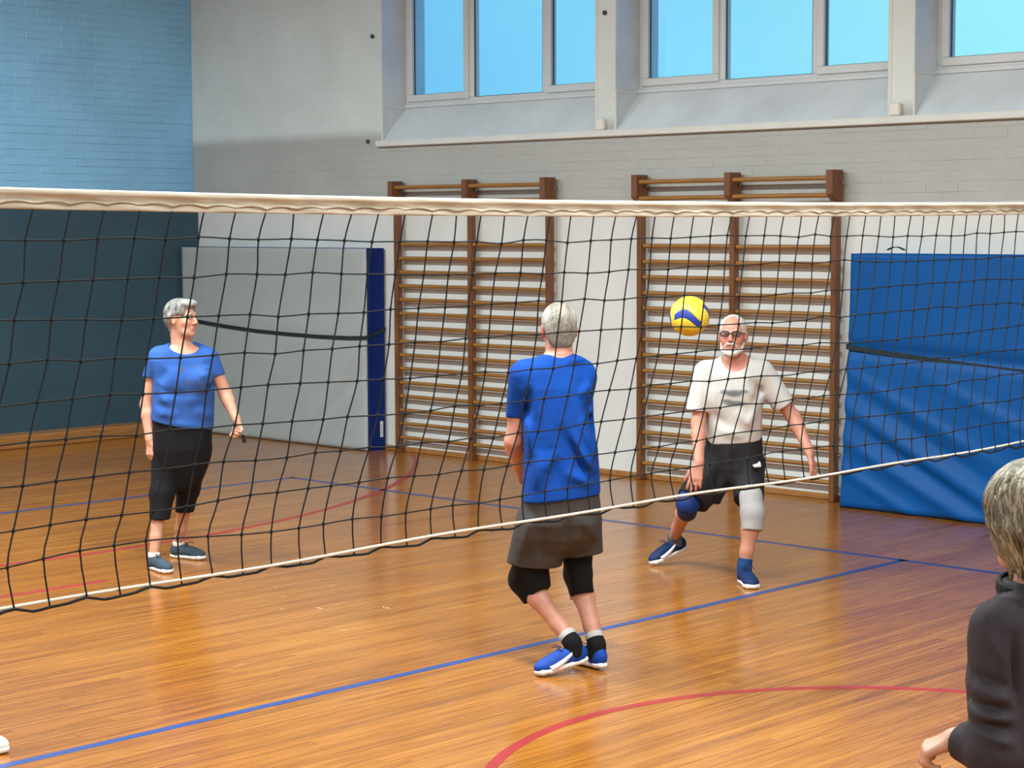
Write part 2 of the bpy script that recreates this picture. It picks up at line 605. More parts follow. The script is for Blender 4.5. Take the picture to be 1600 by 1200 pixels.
# window recesses: sloping sills and painted ledge
ledge = MB()
ledge.bbox(WIN[0][0] - 0.04, RX, WY - 0.052, WY + 0.02, 2.822, 2.878, 0.006)
lo = ledge.build('trim_1', MAT['trim_white'])
tag(lo, 'long white window ledge running under the high windows', 'ledge', kind='structure')
wn_i = 0
for a, b in WIN:
    wn_i += 1
    root = empty('window_%d' % wn_i, (a, WY, Z_LEDGE))
    tag(root, None, None, kind='structure')
    root['label'] = 'high white framed window with three panes, number %s from the corner' % ['one', 'two', 'three', 'four', 'five', 'six', 'seven', 'eight'][wn_i - 1]
    o_ = (a, WY, Z_LEDGE)

    def part(name, boxes, mat, bev=0.0, parent=root):
        m_ = MB()
        for q in boxes:
            if bev: m_.bbox(q[0] - o_[0], q[1] - o_[0], q[2] - o_[1], q[3] - o_[1], q[4] - o_[2], q[5] - o_[2], bev)
            else: m_.box(q[0] - o_[0], q[1] - o_[0], q[2] - o_[1], q[3] - o_[1], q[4] - o_[2], q[5] - o_[2])
        return m_.build(name, mat, parent)
    # sloped sill
    v = [(0, 0, 0), (b - a, 0, 0), (b - a, REV, Z_WB - Z_LEDGE), (0, REV, Z_WB - Z_LEDGE),
         (0, 0, -0.02), (b - a, 0, -0.02), (b - a, REV, -0.02), (0, REV, -0.02)]
    mesh_obj('sloping_sill', v, [(0, 1, 2, 3), (0, 4, 5, 1), (4, 7, 6, 5), (3, 2, 6, 7), (0, 3, 7, 4), (1, 5, 6, 2)], MAT['recess'], root)
    part('reveal', [(a - 0.004, a + 0.004, WY + 0.004, WY + WT, Z_LEDGE, Z_WT), (b - 0.004, b + 0.004, WY + 0.004, WY + WT, Z_LEDGE, Z_WT)], MAT['recess'])
    y0, y1 = WY + REV - 0.01, WY + REV + 0.07
    W3 = (b - a) / 3.0
    fx = [a + 0.004, a + W3 * 0.985, a + W3 * 2.015, b - 0.004]
    t = 0.055
    part('frame', [(fx[0], fx[3], y0, y1, Z_WB, Z_WB + t), (fx[0], fx[3], y0, y1, Z_WT - t, Z_WT),
                   (fx[0], fx[0] + t, y0, y1, Z_WB + t, Z_WT - t), (fx[3] - t, fx[3], y0, y1, Z_WB + t, Z_WT - t),
                   (fx[1] - t * .6, fx[1] + t * .6, y0, y1, Z_WB + t, Z_WT - t), (fx[2] - t * .6, fx[2] + t * .6, y0, y1, Z_WB + t, Z_WT - t)], MAT['frame_white'], 0.006)
    part('drip_rail', [(fx[0], fx[3], y0 - 0.018, y0 + 0.01, Z_WB - 0.012, Z_WB + 0.022)], MAT['frame_white'], 0.004)
    for k in range(3):
        l = fx[k] + (t if k == 0 else t * .6)
        r_ = fx[k + 1] - (t if k == 2 else t * .6)
        zb, zt = Z_WB + t, Z_WT - t
        if k != 1:                              # opening sash
            s = 0.052
            sash = part('sash', [(l - .012, r_ + .012, y0 - 0.022, y1 - 0.02, zb - .012, zb + s), (l - .012, r_ + .012, y0 - 0.022, y1 - 0.02, zt - s, zt + .012),
                                 (l - .012, l + s, y0 - 0.022, y1 - 0.02, zb + s, zt - s), (r_ - s, r_ + .012, y0 - 0.022, y1 - 0.02, zb + s, zt - s)], MAT['frame_white'], 0.006)
            gl, gr, gb, gt = l + s, r_ - s, zb + s, zt - s
        else:
            sash = root
            gl, gr, gb, gt = l, r_, zb, zt
        gk = 0.009
        part('gasket', [(gl, gl + gk, y0 + 0.012, y0 + 0.02, gb, gt), (gr - gk, gr, y0 + 0.012, y0 + 0.02, gb, gt),
                        (gl + gk, gr - gk, y0 + 0.012, y0 + 0.02, gb, gb + gk * .5), (gl + gk, gr - gk, y0 + 0.012, y0 + 0.02, gt - gk, gt)], MAT['gasket'], 0, sash)
        part('pane', [(gl, gr, y0 + 0.020, y0 + 0.026, gb, gt)], MAT['glass'], 0, sash)
    # edging strips of the piers
    part('edging_strip', [(a - 0.003, a + 0.012, WY - 0.006, WY + 0.018, Z_LEDGE, Z_WB), (a - 0.003, a + 0.012, WY + 0.018, WY + REV - 0.012, Z_WB - 0.016, Z_WB)], MAT['trim_white'], 0.002)
    part('edging_strip', [(b - 0.02, b + 0.012, WY - 0.006, WY + 0.018, Z_LEDGE, Z_WT - .02)], MAT['trim_white'], 0.002)
    if wn_i < len(WIN):
        bx_ = MB().bbox(b + 0.018, b + 0.105, WY - 0.045, WY + 0.001, Z_LEDGE + 0.008, Z_LEDGE + 0.10, 0.008).build('junction_box', MAT['white_plastic'])
        tag(bx_, 'small white junction box at the foot of the pier after window %s' % ['one', 'two', 'three', 'four', 'five', 'six', 'seven'][wn_i - 1], 'junction box', 'junction boxes on the window piers')

# small bolts on the window wall
for (u, v) in ((583, 57), (946, 20), (576, 221)):
    d = fw + cam_r * (u - 800) / F - cam_u * (v - 600) / F
    p = EYE + d * (WY / d[1])
    MB().tube([(p[0], WY + 0.01, p[2]), (p[0], WY - 0.02, p[2]), (p[0], WY - 0.028, p[2])], [0.02, 0.02, 0.008], 8).build('bolt', MAT['dark_steel'], wall_w)

# ---- end wall (light blue brick above, dark smooth panel below) --------
mb = MB().box(LX - WT, LX, BY - WT, WY + WT, -0.2, ZC + 0.2)
wall_l = mb.build('wall_left', MAT['blue_wall'])
tag(wall_l, 'end wall of light blue painted brick above a dark blue lower zone', 'wall', kind='structure')
PX = LX + 0.08
pan = MB().bbox(LX - 0.01, PX, BY, WY - 0.002, -0.05, Z_BAND + 0.055, 0.01).build('lower_panel', MAT['dark_wall'], wall_l)
pan['label'] = 'smooth dark slate blue lower wall panel'
cells = brick_cells(BY + 0.05, WY - 0.01, Z_BAND + 0.061, ZC - 0.05)
vis = sorted([c for c in cells if c[1] > 9.55 and c[2] < 4.45], key=lambda c: -(c[1] - c[0]))[:300]
vs_ = set(vis)
rest = MB()
brick_meshes = {}
for c in cells:
    a, b, z0, z1 = c
    d = 0.0045 + random.uniform(-0.0025, 0.0025)
    if c in vs_:
        key = round(b - a, 3), round(z1 - z0, 3)
        if key not in brick_meshes:
            m_ = MB().bbox(-0.02, 0.0045, -key[0] / 2, key[0] / 2, -key[1] / 2, key[1] / 2, 0.002)
            me = bpy.data.meshes.new('brick'); me.from_pydata(m_.v, [], m_.f); me.materials.append(MAT['blue_wall'])
            brick_meshes[key] = me
        o = bpy.data.objects.new('brick', brick_meshes[key]); C.objects.link(o); o.parent = wall_l
        o.location = (LX + d - 0.0045, (a + b) / 2, (z0 + z1) / 2)
        o.rotation_euler = (random.uniform(-.004, .004), random.uniform(-.03, .03), random.uniform(-.008, .008))
    else:
        rest.bbox(LX - 0.01, LX + d, a, b, z0, z1, 0.002)
ro = rest.build('bricks', MAT['blue_wall'], wall_l)
ro['kind'] = 'stuff'

# other walls and the ceiling, outside the photograph
mb = MB()
mb.box(RX, RX + WT, BY - WT, WY + WT, -0.2, ZC + 0.2)
tag(mb.build('wall_far_right', MAT['plain_wall']), 'plain grey side wall of the hall', 'wall', kind='structure')
mb = MB()
BW = [(-14.0 + i * 3.6, -11.0 + i * 3.6) for i in range(6)]
mb.box(LX - WT, RX + WT, BY - WT, BY, -0.2, 2.8)
mb.box(LX - WT, RX + WT, BY - WT, BY, 4.7, ZC + 0.2)
prev = LX - WT
for a, b in BW:
    mb.box(prev, a, BY - WT, BY, 2.8, 4.7); prev = b
mb.box(prev, RX + WT, BY - WT, BY, 2.8, 4.7)
tag(mb.build('wall_back', MAT['plain_wall']), 'plain rear wall of the hall with high windows', 'wall', kind='structure')
tag(MB().box(LX - WT, RX + WT, BY - WT, WY + WT, ZC, ZC + 0.25).build('ceiling', MAT['ceiling']), 'plain pale ceiling of the hall', 'ceiling', kind='structure')

# ceiling luminaires: two rows of long lamps
k = 0
for ly in (5.4, -1.6):
    for lx in (-13.2, -9.4, -5.6, -1.8, 2.0):
        root = empty('ceiling_lamp', (lx, ly, ZC))
        tag(root, 'long ceiling lamp in the %s, lamp %s from the end wall' % ('row over the court' if ly > 0 else 'row near the rear wall', ['one', 'two', 'three', 'four', 'five'][k % 5]), 'lamp', 'ceiling lamps')
        root['kind'] = 'structure'
        MB().bbox(-1.3, 1.3, -0.19, 0.19, -0.10, 0.0, 0.01).build('housing', MAT['white_plastic'], root)
        MB().bbox(-1.25, 1.25, -0.15, 0.15, -0.125, -0.1005, 0.01).build('diffuser', MAT['lamp_tube'], root)
        la = bpy.data.lights.new('lamp_light', 'AREA')
        la.shape = 'RECTANGLE'; la.size = 2.5; la.size_y = 0.3
        la.energy = LAMP_W * (1.34 if ly > 0 else 0.62)
        la.color = (0.90, 1.0, 1.0)
        lo_ = bpy.data.objects.new('lamp_light', la); C.objects.link(lo_)
        lo_.parent = root; lo_.location = (0, 0, -0.135)
        k += 1

# skirting
tag(MB().bbox(PX - 0.01, PX + 0.26, BY, 11.55, -0.004, 0.125, 0.012).build('baseboard_left', MAT['base_wood']), 'low orange wooden plinth along the dark end wall', 'baseboard', kind='structure')
tag(MB().bbox(PX, RX, WY - 0.028, WY + 0.002, -0.004, 0.045, 0.008).build('baseboard_right', MAT['base_wood']), 'narrow wooden skirting strip along the window wall', 'baseboard', kind='structure')

# ------------------------------------------------------------------ wall bars
RUNG_Z = [2.437, 2.307] + [1.921 - 0.12714 * i for i in range(15)]


def rung_mesh(L):
    m_ = MB()
    n = 10
    xs = [0, 0.012, 0.03, L / 2, L - 0.03, L - 0.012, L]
    v, f = [], []
    for x_ in xs:
        for k in range(n):
            a = 2 * math.pi * k / n
            v.append((x_, 0.0145 * math.cos(a), 0.019 * math.sin(a)))
    for i in range(len(xs) - 1):
        for k in range(n):
            a, b = i * n + k, i * n + (k + 1) % n
            f.append((a, b, b + n, a + n))
    me = bpy.data.meshes.new('rung'); me.from_pydata(v, [], f); me.materials.append(MAT['rung'])
    me.polygons.foreach_set('use_smooth', [True] * len(me.polygons))
    return me


def wall_bars(posts, label):
    root = empty('wall_bars', (posts[0], WY, 0))
    tag(root, label, 'wall bars', 'wooden wall bars on the window wall')
    pw = 0.046
    yf, yb = -0.118, -0.048
    for p in posts:
        x0 = p - posts[0]
        MB().bbox(x0, x0 + pw, yf, yb, 0.0, 2.46, 0.004).build('post', MAT['ladder'], root)
        # head block reaching further into the room, chamfered underneath
        prof = [(-0.055, 2.245), (-0.118, 2.265), (-0.183, 2.315), (-0.183, 2.497), (-0.040, 2.497), (-0.040, 2.245)]
        v = [(x0 - 0.006, y, z) for y, z in prof] + [(x0 + pw + 0.008, y, z) for y, z in prof]
        n = len(prof)
        f = [tuple(range(n))[::-1], tuple(range(n, 2 * n))] + [(i, (i + 1) % n, (i + 1) % n + n, i + n) for i in range(n)]
        b = mesh_obj('head_block', v, f, MAT['ladder'], root)
        bevel(b, 0.004)
        for z in (0.35, 2.40):
            MB().tube([(x0 + pw / 2, -0.06, z), (x0 + pw / 2, 0.0, z)], 0.012, 8).build('wall_bracket', MAT['steel'], root)
            MB().tube([(x0 + pw + 0.006, -0.07, z), (x0 + pw + 0.026, -0.07, z), (x0 + pw + 0.03, -0.07, z)], [0.011, 0.011, 0.004], 8).build('bolt', MAT['steel'], root)
    for i in range(2):
        a, b = posts[i] - posts[0] + pw - 0.012, posts[i + 1] - posts[0] + 0.012
        me = rung_mesh(b - a)
        for k, z in enumerate(RUNG_Z):
            o = bpy.data.objects.new('rung', me); C.objects.link(o); o.parent = root
            o.location = (a, -0.145 if k < 2 else -0.083, z + random.uniform(-.002, .002))
            o.rotation_euler = (random.uniform(0, 3), 0, 0) if False else (0, random.uniform(-.002, .002), 0)
    return root


wall_bars([-13.224, -12.265, -11.322], 'wooden wall bars behind the person in bright blue, beside the grey-faced mat')
wall_bars([-10.304, -9.357, -8.404], 'wooden wall bars behind the person in white T-shirt, beside the blue mat')


# ------------------------------------------------------------------ soft mats
def slab(name, x0, x1, z0, z1, yf, yb, disp, mat, parent, nx=70, nz=50, r=0.05, xs=None):
    X = np.linspace(x0, x1, nx); Z = np.linspace(z0, z1, nz)
    v = []
    for j in range(nz):
        for i in range(nx):
            e = min(X[i] - x0, x1 - X[i], Z[j] - z0, z1 - Z[j])
            rr = r * (1 - math.sqrt(max(0, 1 - (max(r - e, 0) / r) ** 2))) if r else 0
            dx = xs(Z[j]) * (1 - (X[i] - x0) / (x1 - x0)) if xs else 0
            v.append((X[i] + dx, yf + rr + disp(X[i], Z[j]), Z[j]))
    n0 = nx * nz
    for j in range(nz):
        for i in range(nx):
            if i in (0, nx - 1) or j in (0, nz - 1):
                pass
    ring = [i for i in range(nx)] + [j * nx + nx - 1 for j in range(1, nz)] + [(nz - 1) * nx + i for i in range(nx - 2, -1, -1)] + [j * nx for j in range(nz - 2, 0, -1)]
    f = [(j * nx + i, j * nx + i + 1, (j + 1) * nx + i + 1, (j + 1) * nx + i) for j in range(nz - 1) for i in range(nx - 1)]
    b0 = len(v)
    for k in ring: v.append((v[k][0], yb, v[k][2]))
    m = len(ring)
    f += [(ring[k], b0 + k, b0 + (k + 1) % m, ring[(k + 1) % m]) for k in range(m)]
    f.append(tuple(b0 + k for k in range(m)))
    o = mesh_obj(name, v, f, mat, parent)
    o.data.polygons.foreach_set('use_smooth', [True] * ((nx - 1) * (nz - 1)) + [False] * (m + 1))
    return o


def ribbon(name, pts, w, mat, parent, t=0.005, up=(0, 0, 1)):
    """flat webbing along pts, its width along `up`"""
    v, f = [], []
    up = np.array(up, float)
    pts = [np.array(p, float) for p in pts]
    for i, p in enumerate(pts):
        tg = pts[min(i + 1, len(pts) - 1)] - pts[max(i - 1, 0)]
        tg /= np.linalg.norm(tg)
        n = np.cross(tg, up); n /= np.linalg.norm(n)
        for a, b in ((1, 1), (1, -1), (-1, -1), (-1, 1)):
            v.append(p + up * a * w / 2 + n * b * t / 2)
    for i in range(len(pts) - 1):
        for k in range(4):
            a, b = 4 * i + k, 4 * i + (k + 1) % 4
            f.append((a, b, b + 4, a + 4))
    f += [(3, 2, 1, 0), tuple(4 * (len(pts) - 1) + k for k in range(4))]
    return mesh_obj(name, v, f, mat, parent)


def gauss_fold(x, z, a, b, w):
    ax, az = a; bx, bz = b
    dx, dz = bx - ax, bz - az
    L2 = dx * dx + dz * dz
    t = min(1, max(0, ((x - ax) * dx + (z - az) * dz) / L2))
    d = math.hypot(x - ax - t * dx, z - az - t * dz)
    return math.exp(-(d / w) ** 2) * (0.3 + 0.7 * math.sin(math.pi * min(1, max(0, t * 0.9 + 0.05))))


# grey faced crash mat
gx0, gx1, gyf, gyb = -16.29, -13.455, 12.035, WY - 0.03
groot = empty('crash_mat', (gx0, gyf, 0))
tag(groot, 'thick crash mat with a grey face and navy side, standing in the corner', 'mat')
GW = gx1 - gx0


def gdisp(x, z):
    d = 0.006 * math.sin(2.2 * x + 1.3 * z) + 0.004 * math.sin(5 * z)
    d -= 0.022 * gauss_fold(x, z, (GW - 1.1, 0.0), (GW - 0.05, 0.95), 0.07)
    d -= 0.018 * gauss_fold(x, z, (GW - 0.75, 0.05), (GW + 0.1, 0.75), 0.05)
    d += 0.020 * gauss_fold(x, z, (GW - 0.95, 0.02), (GW - 0.15, 0.70), 0.05)
    d += 0.012 * gauss_fold(x, z, (0, 1.10), (GW, 1.04), 0.05)
    return d


slab('body', 0, GW, 0.0, 1.885, 0.012, gyb - gyf, lambda x, z: gdisp(x, z) * 0.6 + 0.006 * math.sin(4 * z), MAT['navy_vinyl'], groot, 40, 40, 0.03)
slab('grey_face', 0.005, GW - 0.004, 0.004, 1.882, 0.0, 0.02, lambda x, z: gdisp(x, z) * 0.6, MAT['grey_vinyl'], groot, 80, 60, 0.008)['label'] = 'grey non-slip face of the mat'
sp = []
for (u, v_) in ((300, 500), (325, 505), (360, 511), (400, 517), (450, 522), (500, 526), (545, 528), (573, 528)):
    d = fw + cam_r * (u - 800) / F - cam_u * (v_ - 600) / F
    p = EYE + d * ((gyf - 0.012) / d[1])
    sp.append((p[0] - gx0, -0.012, p[2]))
sp[-1] = (GW + 0.003, -0.008, sp[-1][2])
sp += [(GW + 0.012, 0.02, sp[-1][2] + 0.01), (GW + 0.012, gyb - gyf, sp[-1][2] + 0.075)]
ribbon('strap', sp, 0.034, MAT['strap'], groot)
MB().bbox(GW + 0.001, GW + 0.006, 0.165, 0.20, 0.12, 0.27, 0.001).build('label_tag', MAT['white_plastic'], groot)
for k_ in range(6):
    MB().box(GW + 0.0055, GW + 0.0068, 0.170, 0.195 - 0.004 * (k_ % 3), 0.145 + 0.018 * k_, 0.150 + 0.018 * k_).build('label_print', MAT['dark_steel'], groot)

# blue crash mat
bx0, byf = -8.115, 11.985
broot = empty('crash_mat', (bx0, byf, 0))
tag(broot, 'thick blue crash mat leaning on the wall at the right with a black strap', 'mat')
BWD = 3.0


def bdisp(x, z):
    d = 0.005 * math.sin(3 * x + 2 * z)
    d += 0.030 * math.exp(-((z - (1.190 - 0.048 * x)) / 0.05) ** 2)
    for (a, b, w, h_) in (((-0.05, 0.55), (1.3, -0.10), 0.045, -0.030), ((-0.05, 0.80), (1.5, 0.02), 0.050, -0.034), ((0.0, 1.02), (1.3, 0.42), 0.045, -0.022),
                          ((-0.05, 0.33), (0.75, -0.05), 0.040, -0.026), ((0.0, 0.68), (1.4, -0.03), 0.032, 0.022), ((0.0, 0.92), (1.4, 0.22), 0.032, 0.016),
                          ((0.7, 1.0), (2.4, 0.3), 0.05, -0.022), ((1.2, 0.7), (2.6, 0.05), 0.05, -0.022)):
        d += h_ * gauss_fold(x, z, a, b, w)
    return d - 0.02 * max(0, 1 - z / 1.2)


slab('body', 0, BWD, 0.0, 1.903, 0.0, WY - 0.02 - byf, bdisp, MAT['blue_vinyl'], broot, 120, 76, 0.035, xs=lambda z: -0.065 * (1 - z / 1.9) ** 1.3 - 0.012 * math.exp(-((z - 1.19) / 0.1) ** 2))
ribbon('strap', [(-0.02, WY - byf - 0.05, 1.20), (-0.032, 0.03, 1.195)] + [(-0.012 + t_ * BWD, 0.004 + 0.012 * math.sin(math.pi * t_), 1.193 - 0.145 * math.sin(math.pi * t_ * 0.62) ** 1.0) for t_ in np.linspace(0, 0.98, 14)], 0.036, MAT['strap'], broot)
for hx in (0.27, 1.42):
    ribbon('carry_handle', [(hx + t_ * 0.14, 0.10, 1.905 + 0.022 * math.sin(math.pi * t_)) for t_ in np.linspace(0, 1, 9)], 0.035, MAT['strap'], broot, up=(0, 1, 0))

# ------------------------------------------------------------------ volleyball net
NX = -4.173
net = empty('volleyball_net', (NX, 0, 0))
tag(net, 'black volleyball net with cream top tape stretched across the court', 'net')
NY0, NY1 = 1.05, 10.45
SP = 0.1037


def top_z(y):            # the tape sags a little between the posts
    return 2.165 + 0.0031 * (y - 4.9) ** 2 * (1.0 if y < 4.9 else 0.62)


LEAN = [0, -0.018, -0.037, -0.055, -0.074, -0.098, -0.128, -0.160, -0.192, -0.218, -0.202]
ncol = int((NY1 - NY0) / SP)
c0 = 2.645 - SP * int((2.645 - NY0) / SP)
nodes = {}
ph = rng.uniform(0, 6.28, 8)
for i in range(ncol):
    y0 = c0 + i * SP + rng.normal(0, 0.003)
    if y0 > NY1: break
    for j in range(11):
        yy = y0 + LEAN[j] * (1.0 if y0 < 5 else max(0.62, 1 - 0.09 * (y0 - 5)))
        yy += 0.010 * (j / 10) * math.sin(1.9 * y0 + ph[0] + 0.5 * j) + (rng.normal(0, 0.0035) if j else 0)
        tz = top_z(y0)
        z = (tz - 0.047) - (tz - 0.047 - 1.150) * (0.078 + 0.922 * (j - 1) / 9.0 if j else 0.0)
        if 0 < j < 10: z += 0.006 * math.sin(2.7 * y0 + ph[j % 8]) + rng.normal(0, 0.0025)
        if j == 9: z += 0.018 * max(0, math.sin(2.1 * y0 + ph[3])) ** 6
        if j == 10: z += (-0.006 if i % 2 else 0.004) + 0.004 * math.sin(1.3 * y0 + 1)
        xx = 0.012 * math.sin(1.1 * y0 + 0.6 * j + ph[1]) * (j / 10) + rng.normal(0, 0.002)
        nodes[i, j] = np.array([xx, yy, z])
ncol = max(k[0] for k in nodes) + 1


def catmull(pts, n=4):
    out = []
    P = [pts[0]] + list(pts) + [pts[-1]]
    for i in range(1, len(P) - 2):
        for k in range(n):
            t = k / n
            a, b, c_, d = P[i - 1], P[i], P[i + 1], P[i + 2]
            out.append(0.5 * ((2 * b) + (-a + c_) * t + (2 * a - 5 * b + 4 * c_ - d) * t * t + (-a + 3 * b - 3 * c_ + d) * t ** 3))
    out.append(P[-2])
    return out


for i in range(ncol):
    MB().tube(catmull([nodes[i, j] for j in range(11)], 3), 0.0024, 5).build('upright_cord', MAT['cord'], net, True)
for j in range(1, 10):
    MB().tube(catmull([nodes[i, j] for i in range(ncol)], 2), 0.0022, 5).build('level_cord', MAT['cord'], net, True)
kn = MB()
for i in range(ncol):
    for j in range(1, 10):
        p = nodes[i, j]
        kn.tube([p + (0, 0, 0.0065), p + (0, 0, 0.003), p - (0, 0, 0.003), p - (0, 0, 0.0065)], [0.0015, 0.0046, 0.0046, 0.0015], 6)
ko = kn.build('knots', MAT['cord'], net, True)
ko['kind'] = 'stuff'
bot = []
for i in range(ncol):
    bot.append(nodes[i, 10])
    if i < ncol - 1:
        m_ = (nodes[i, 10] + nodes[i + 1, 10]) / 2
        bot.append(m_ + np.array([0, 0, -0.005 + 0.004 * math.sin(3 * i)]))
MB().tube(catmull(bot, 2), 0.0040, 6).build('bottom_edge_cord', MAT['cord'], net, True)
MB().tube([(0.004, NY0 - 0.4, 1.165)] + [(0.004, y, 1.1585 + 0.005 * math.sin(1.7 * y) + 0.003 * math.sin(5.1 * y)) for y in np.linspace(NY0, NY1, 120)] + [(0.004, NY1 + 0.4, 1.165)], 0.0046, 7).build('bottom_rope', MAT['rope'], net, True)
# top tape: a folded band with a cable in its upper hem and a wavy lacing line pressed through it
ny = 560
zs = np.linspace(0, -0.050, 15)
tv, tf = [], []
for i in range(ny):
    y = NY0 + (NY1 - NY0) * i / (ny - 1)
    tz = top_z(y)
    ph_ = (y - c0) / SP
    wave = 0.017 - 0.0065 * abs(math.sin(math.pi * ph_ + 0.4 * math.sin(1.3 * y))) ** 0.8
    for z in zs:
        h_ = z + 0.050
        o_ = 0.0075 * math.exp(-((z + 0.008) / 0.008) ** 2) + 0.0035
        o_ -= 0.0045 * math.exp(-((h_ - (0.030 - wave * 0.9 + 0.004)) / 0.0032) ** 2)
        o_ += 0.0015 * math.sin(19 * y + 90 * z) + 0.0012 * math.sin(41 * y)
        o_ = max(o_, 0.001) if z > -0.0495 else 0.002
        tv.append((o_, y, tz + z))
nb = len(tv)
for (a, y, z) in list(tv): tv.append((-0.004, y, z))
nz_ = len(zs)
for i in range(ny - 1):
    for k in range(nz_ - 1):
        a = i * nz_ + k
        tf += [(a, a + 1, a + 1 + nz_, a + nz_), (nb + a, nb + a + nz_, nb + a + 1 + nz_, nb + a + 1)]
    a = i * nz_
    tf += [(a, a + nz_, nb + a + nz_, nb + a), (a + nz_ - 1, nb + a + nz_ - 1, nb + a + 2 * nz_ - 1, a + 2 * nz_ - 1)]
mesh_obj('top_tape', tv, tf, MAT['tape'], net, True)
MB().tube([(0.0035, NY0 - 0.45, top_z(NY0) + 0.02)] + [(0.0035, y, top_z(y) - 0.0035) for y in np.linspace(NY0, NY1, 90)] + [(0.0035, NY1 + 0.45, top_z(NY1) + 0.02)], 0.0058, 8).build('top_hem', MAT['tape_edge'], net, True)
lw_ = []
for i in range(420):
    y = NY0 + 0.02 + (NY1 - NY0 - 0.04) * i / 419
    lw_.append((0.0052, y, top_z(y) - 0.0385 + 0.0085 * abs(math.sin(math.pi * (y - c0) / SP)) ** 0.7 + 0.0015 * math.sin(7 * y)))
MAT['lacing'] = fabric('tan_lacing', (0.27, 0.19, 0.12, 1), 0.85, 0.1, fold=0.1)
MB().tube(lw_, 0.0019, 5).build('lacing_cord', MAT['lacing'], net, True)
for y in (NY0 - 0.45, NY1 + 0.45):
    MB().tube([(0, y, 0), (0, y, 0.02), (0, y, 0.0201), (0, y, 2.35)], [0.09, 0.09, 0.045, 0.045], 16).build('post', MAT['steel'], net, False)

# ------------------------------------------------------------------ ball
bc = at(1077.5, 494, 10.25)
ball = empty('volleyball', bc, YAW)
tag(ball, 'yellow and blue volleyball in the air beside the head of the person in white', 'ball')
MAT['ball_y'] = plain('yellow_ball_panel', (0.78, 0.58, 0.045, 1), 0.45, 0.06, 20, 0.1, 300, bdist=0.0005)
MAT['ball_b'] = plain('blue_ball_panel', (0.02, 0.045, 0.30, 1), 0.45, 0.06, 20, 0.1, 300, bdist=0.0005)
MAT['ball_core'] = plain('ball_seam', (0.25, 0.2, 0.08, 1), 0.7)
BR = 0.106
tl = Matrix.Rotation(math.radians(4), 3, 'Y') @ Matrix.Rotation(math.radians(4), 3, 'X') @ Matrix.Rotation(math.radians(-10), 3, 'Z')
faces6 = [((0, -1, 0), (1, 0, 0), (0, 0, 1)), ((0, 1, 0), (-1, 0, 0), (0, 0, 1)), ((1, 0, 0), (0, 0, 1), (0, 1, 0)),
          ((-1, 0, 0), (0, 0, 1), (0, -1, 0)), ((0, 0, 1), (0, 1, 0), (1, 0, 0)), ((0, 0, -1), (0, 1, 0), (-1, 0, 0))]
NS = 13


def swirl(s, t):
    return t + (0.52 * math.cos(1.9 * (s + 0.30)) - 0.16) * (1 - min(1, abs(t)) ** 2)


for fi, (n_, s_, t_) in enumerate(faces6):
    n_, s_, t_ = map(Vector, (n_, s_, t_))
    for pi, (lo, hi) in enumerate(((-1, -0.34), (-0.34, 0.24), (0.24, 1))):
        v, f = [], []
        for a in range(NS):
            for b in range(NS):
                s = -1 + 2 * a / (NS - 1)
                t = lo + (hi - lo) * b / (NS - 1)
                tt = swirl(s, t)
                e = min(a, NS - 1 - a, b, NS - 1 - b)
                q = (n_ + s_ * math.tan(s * math.pi / 4) + t_ * math.tan(tt * math.pi / 4)).normalized()
                v.append(tl @ (q * (BR - (0.0018 if e == 0 else 0.0))))
        for a in range(NS - 1):
            for b in range(NS - 1):
                i0 = a * NS + b
                f.append((i0, i0 + NS, i0 + NS + 1, i0 + 1))
        mesh_obj('panel', v, f, MAT['ball_b'] if pi == 1 and fi not in (4, 5) else MAT['ball_y'], ball, True)
core = MB()
v, f = [], []
for a in range(17):
    for b in range(24):
        th, p_ = math.pi * a / 16, 2 * math.pi * b / 24
        v.append((0.1035 * math.sin(th) * math.cos(p_), 0.1035 * math.sin(th) * math.sin(p_), 0.1035 * math.cos(th)))
for a in range(16):
    for b in range(24):
        f.append((a * 24 + b, a * 24 + (b + 1) % 24, (a + 1) * 24 + (b + 1) % 24, (a + 1) * 24 + b))
mesh_obj('bladder', v, f, MAT['ball_core'], ball, True)

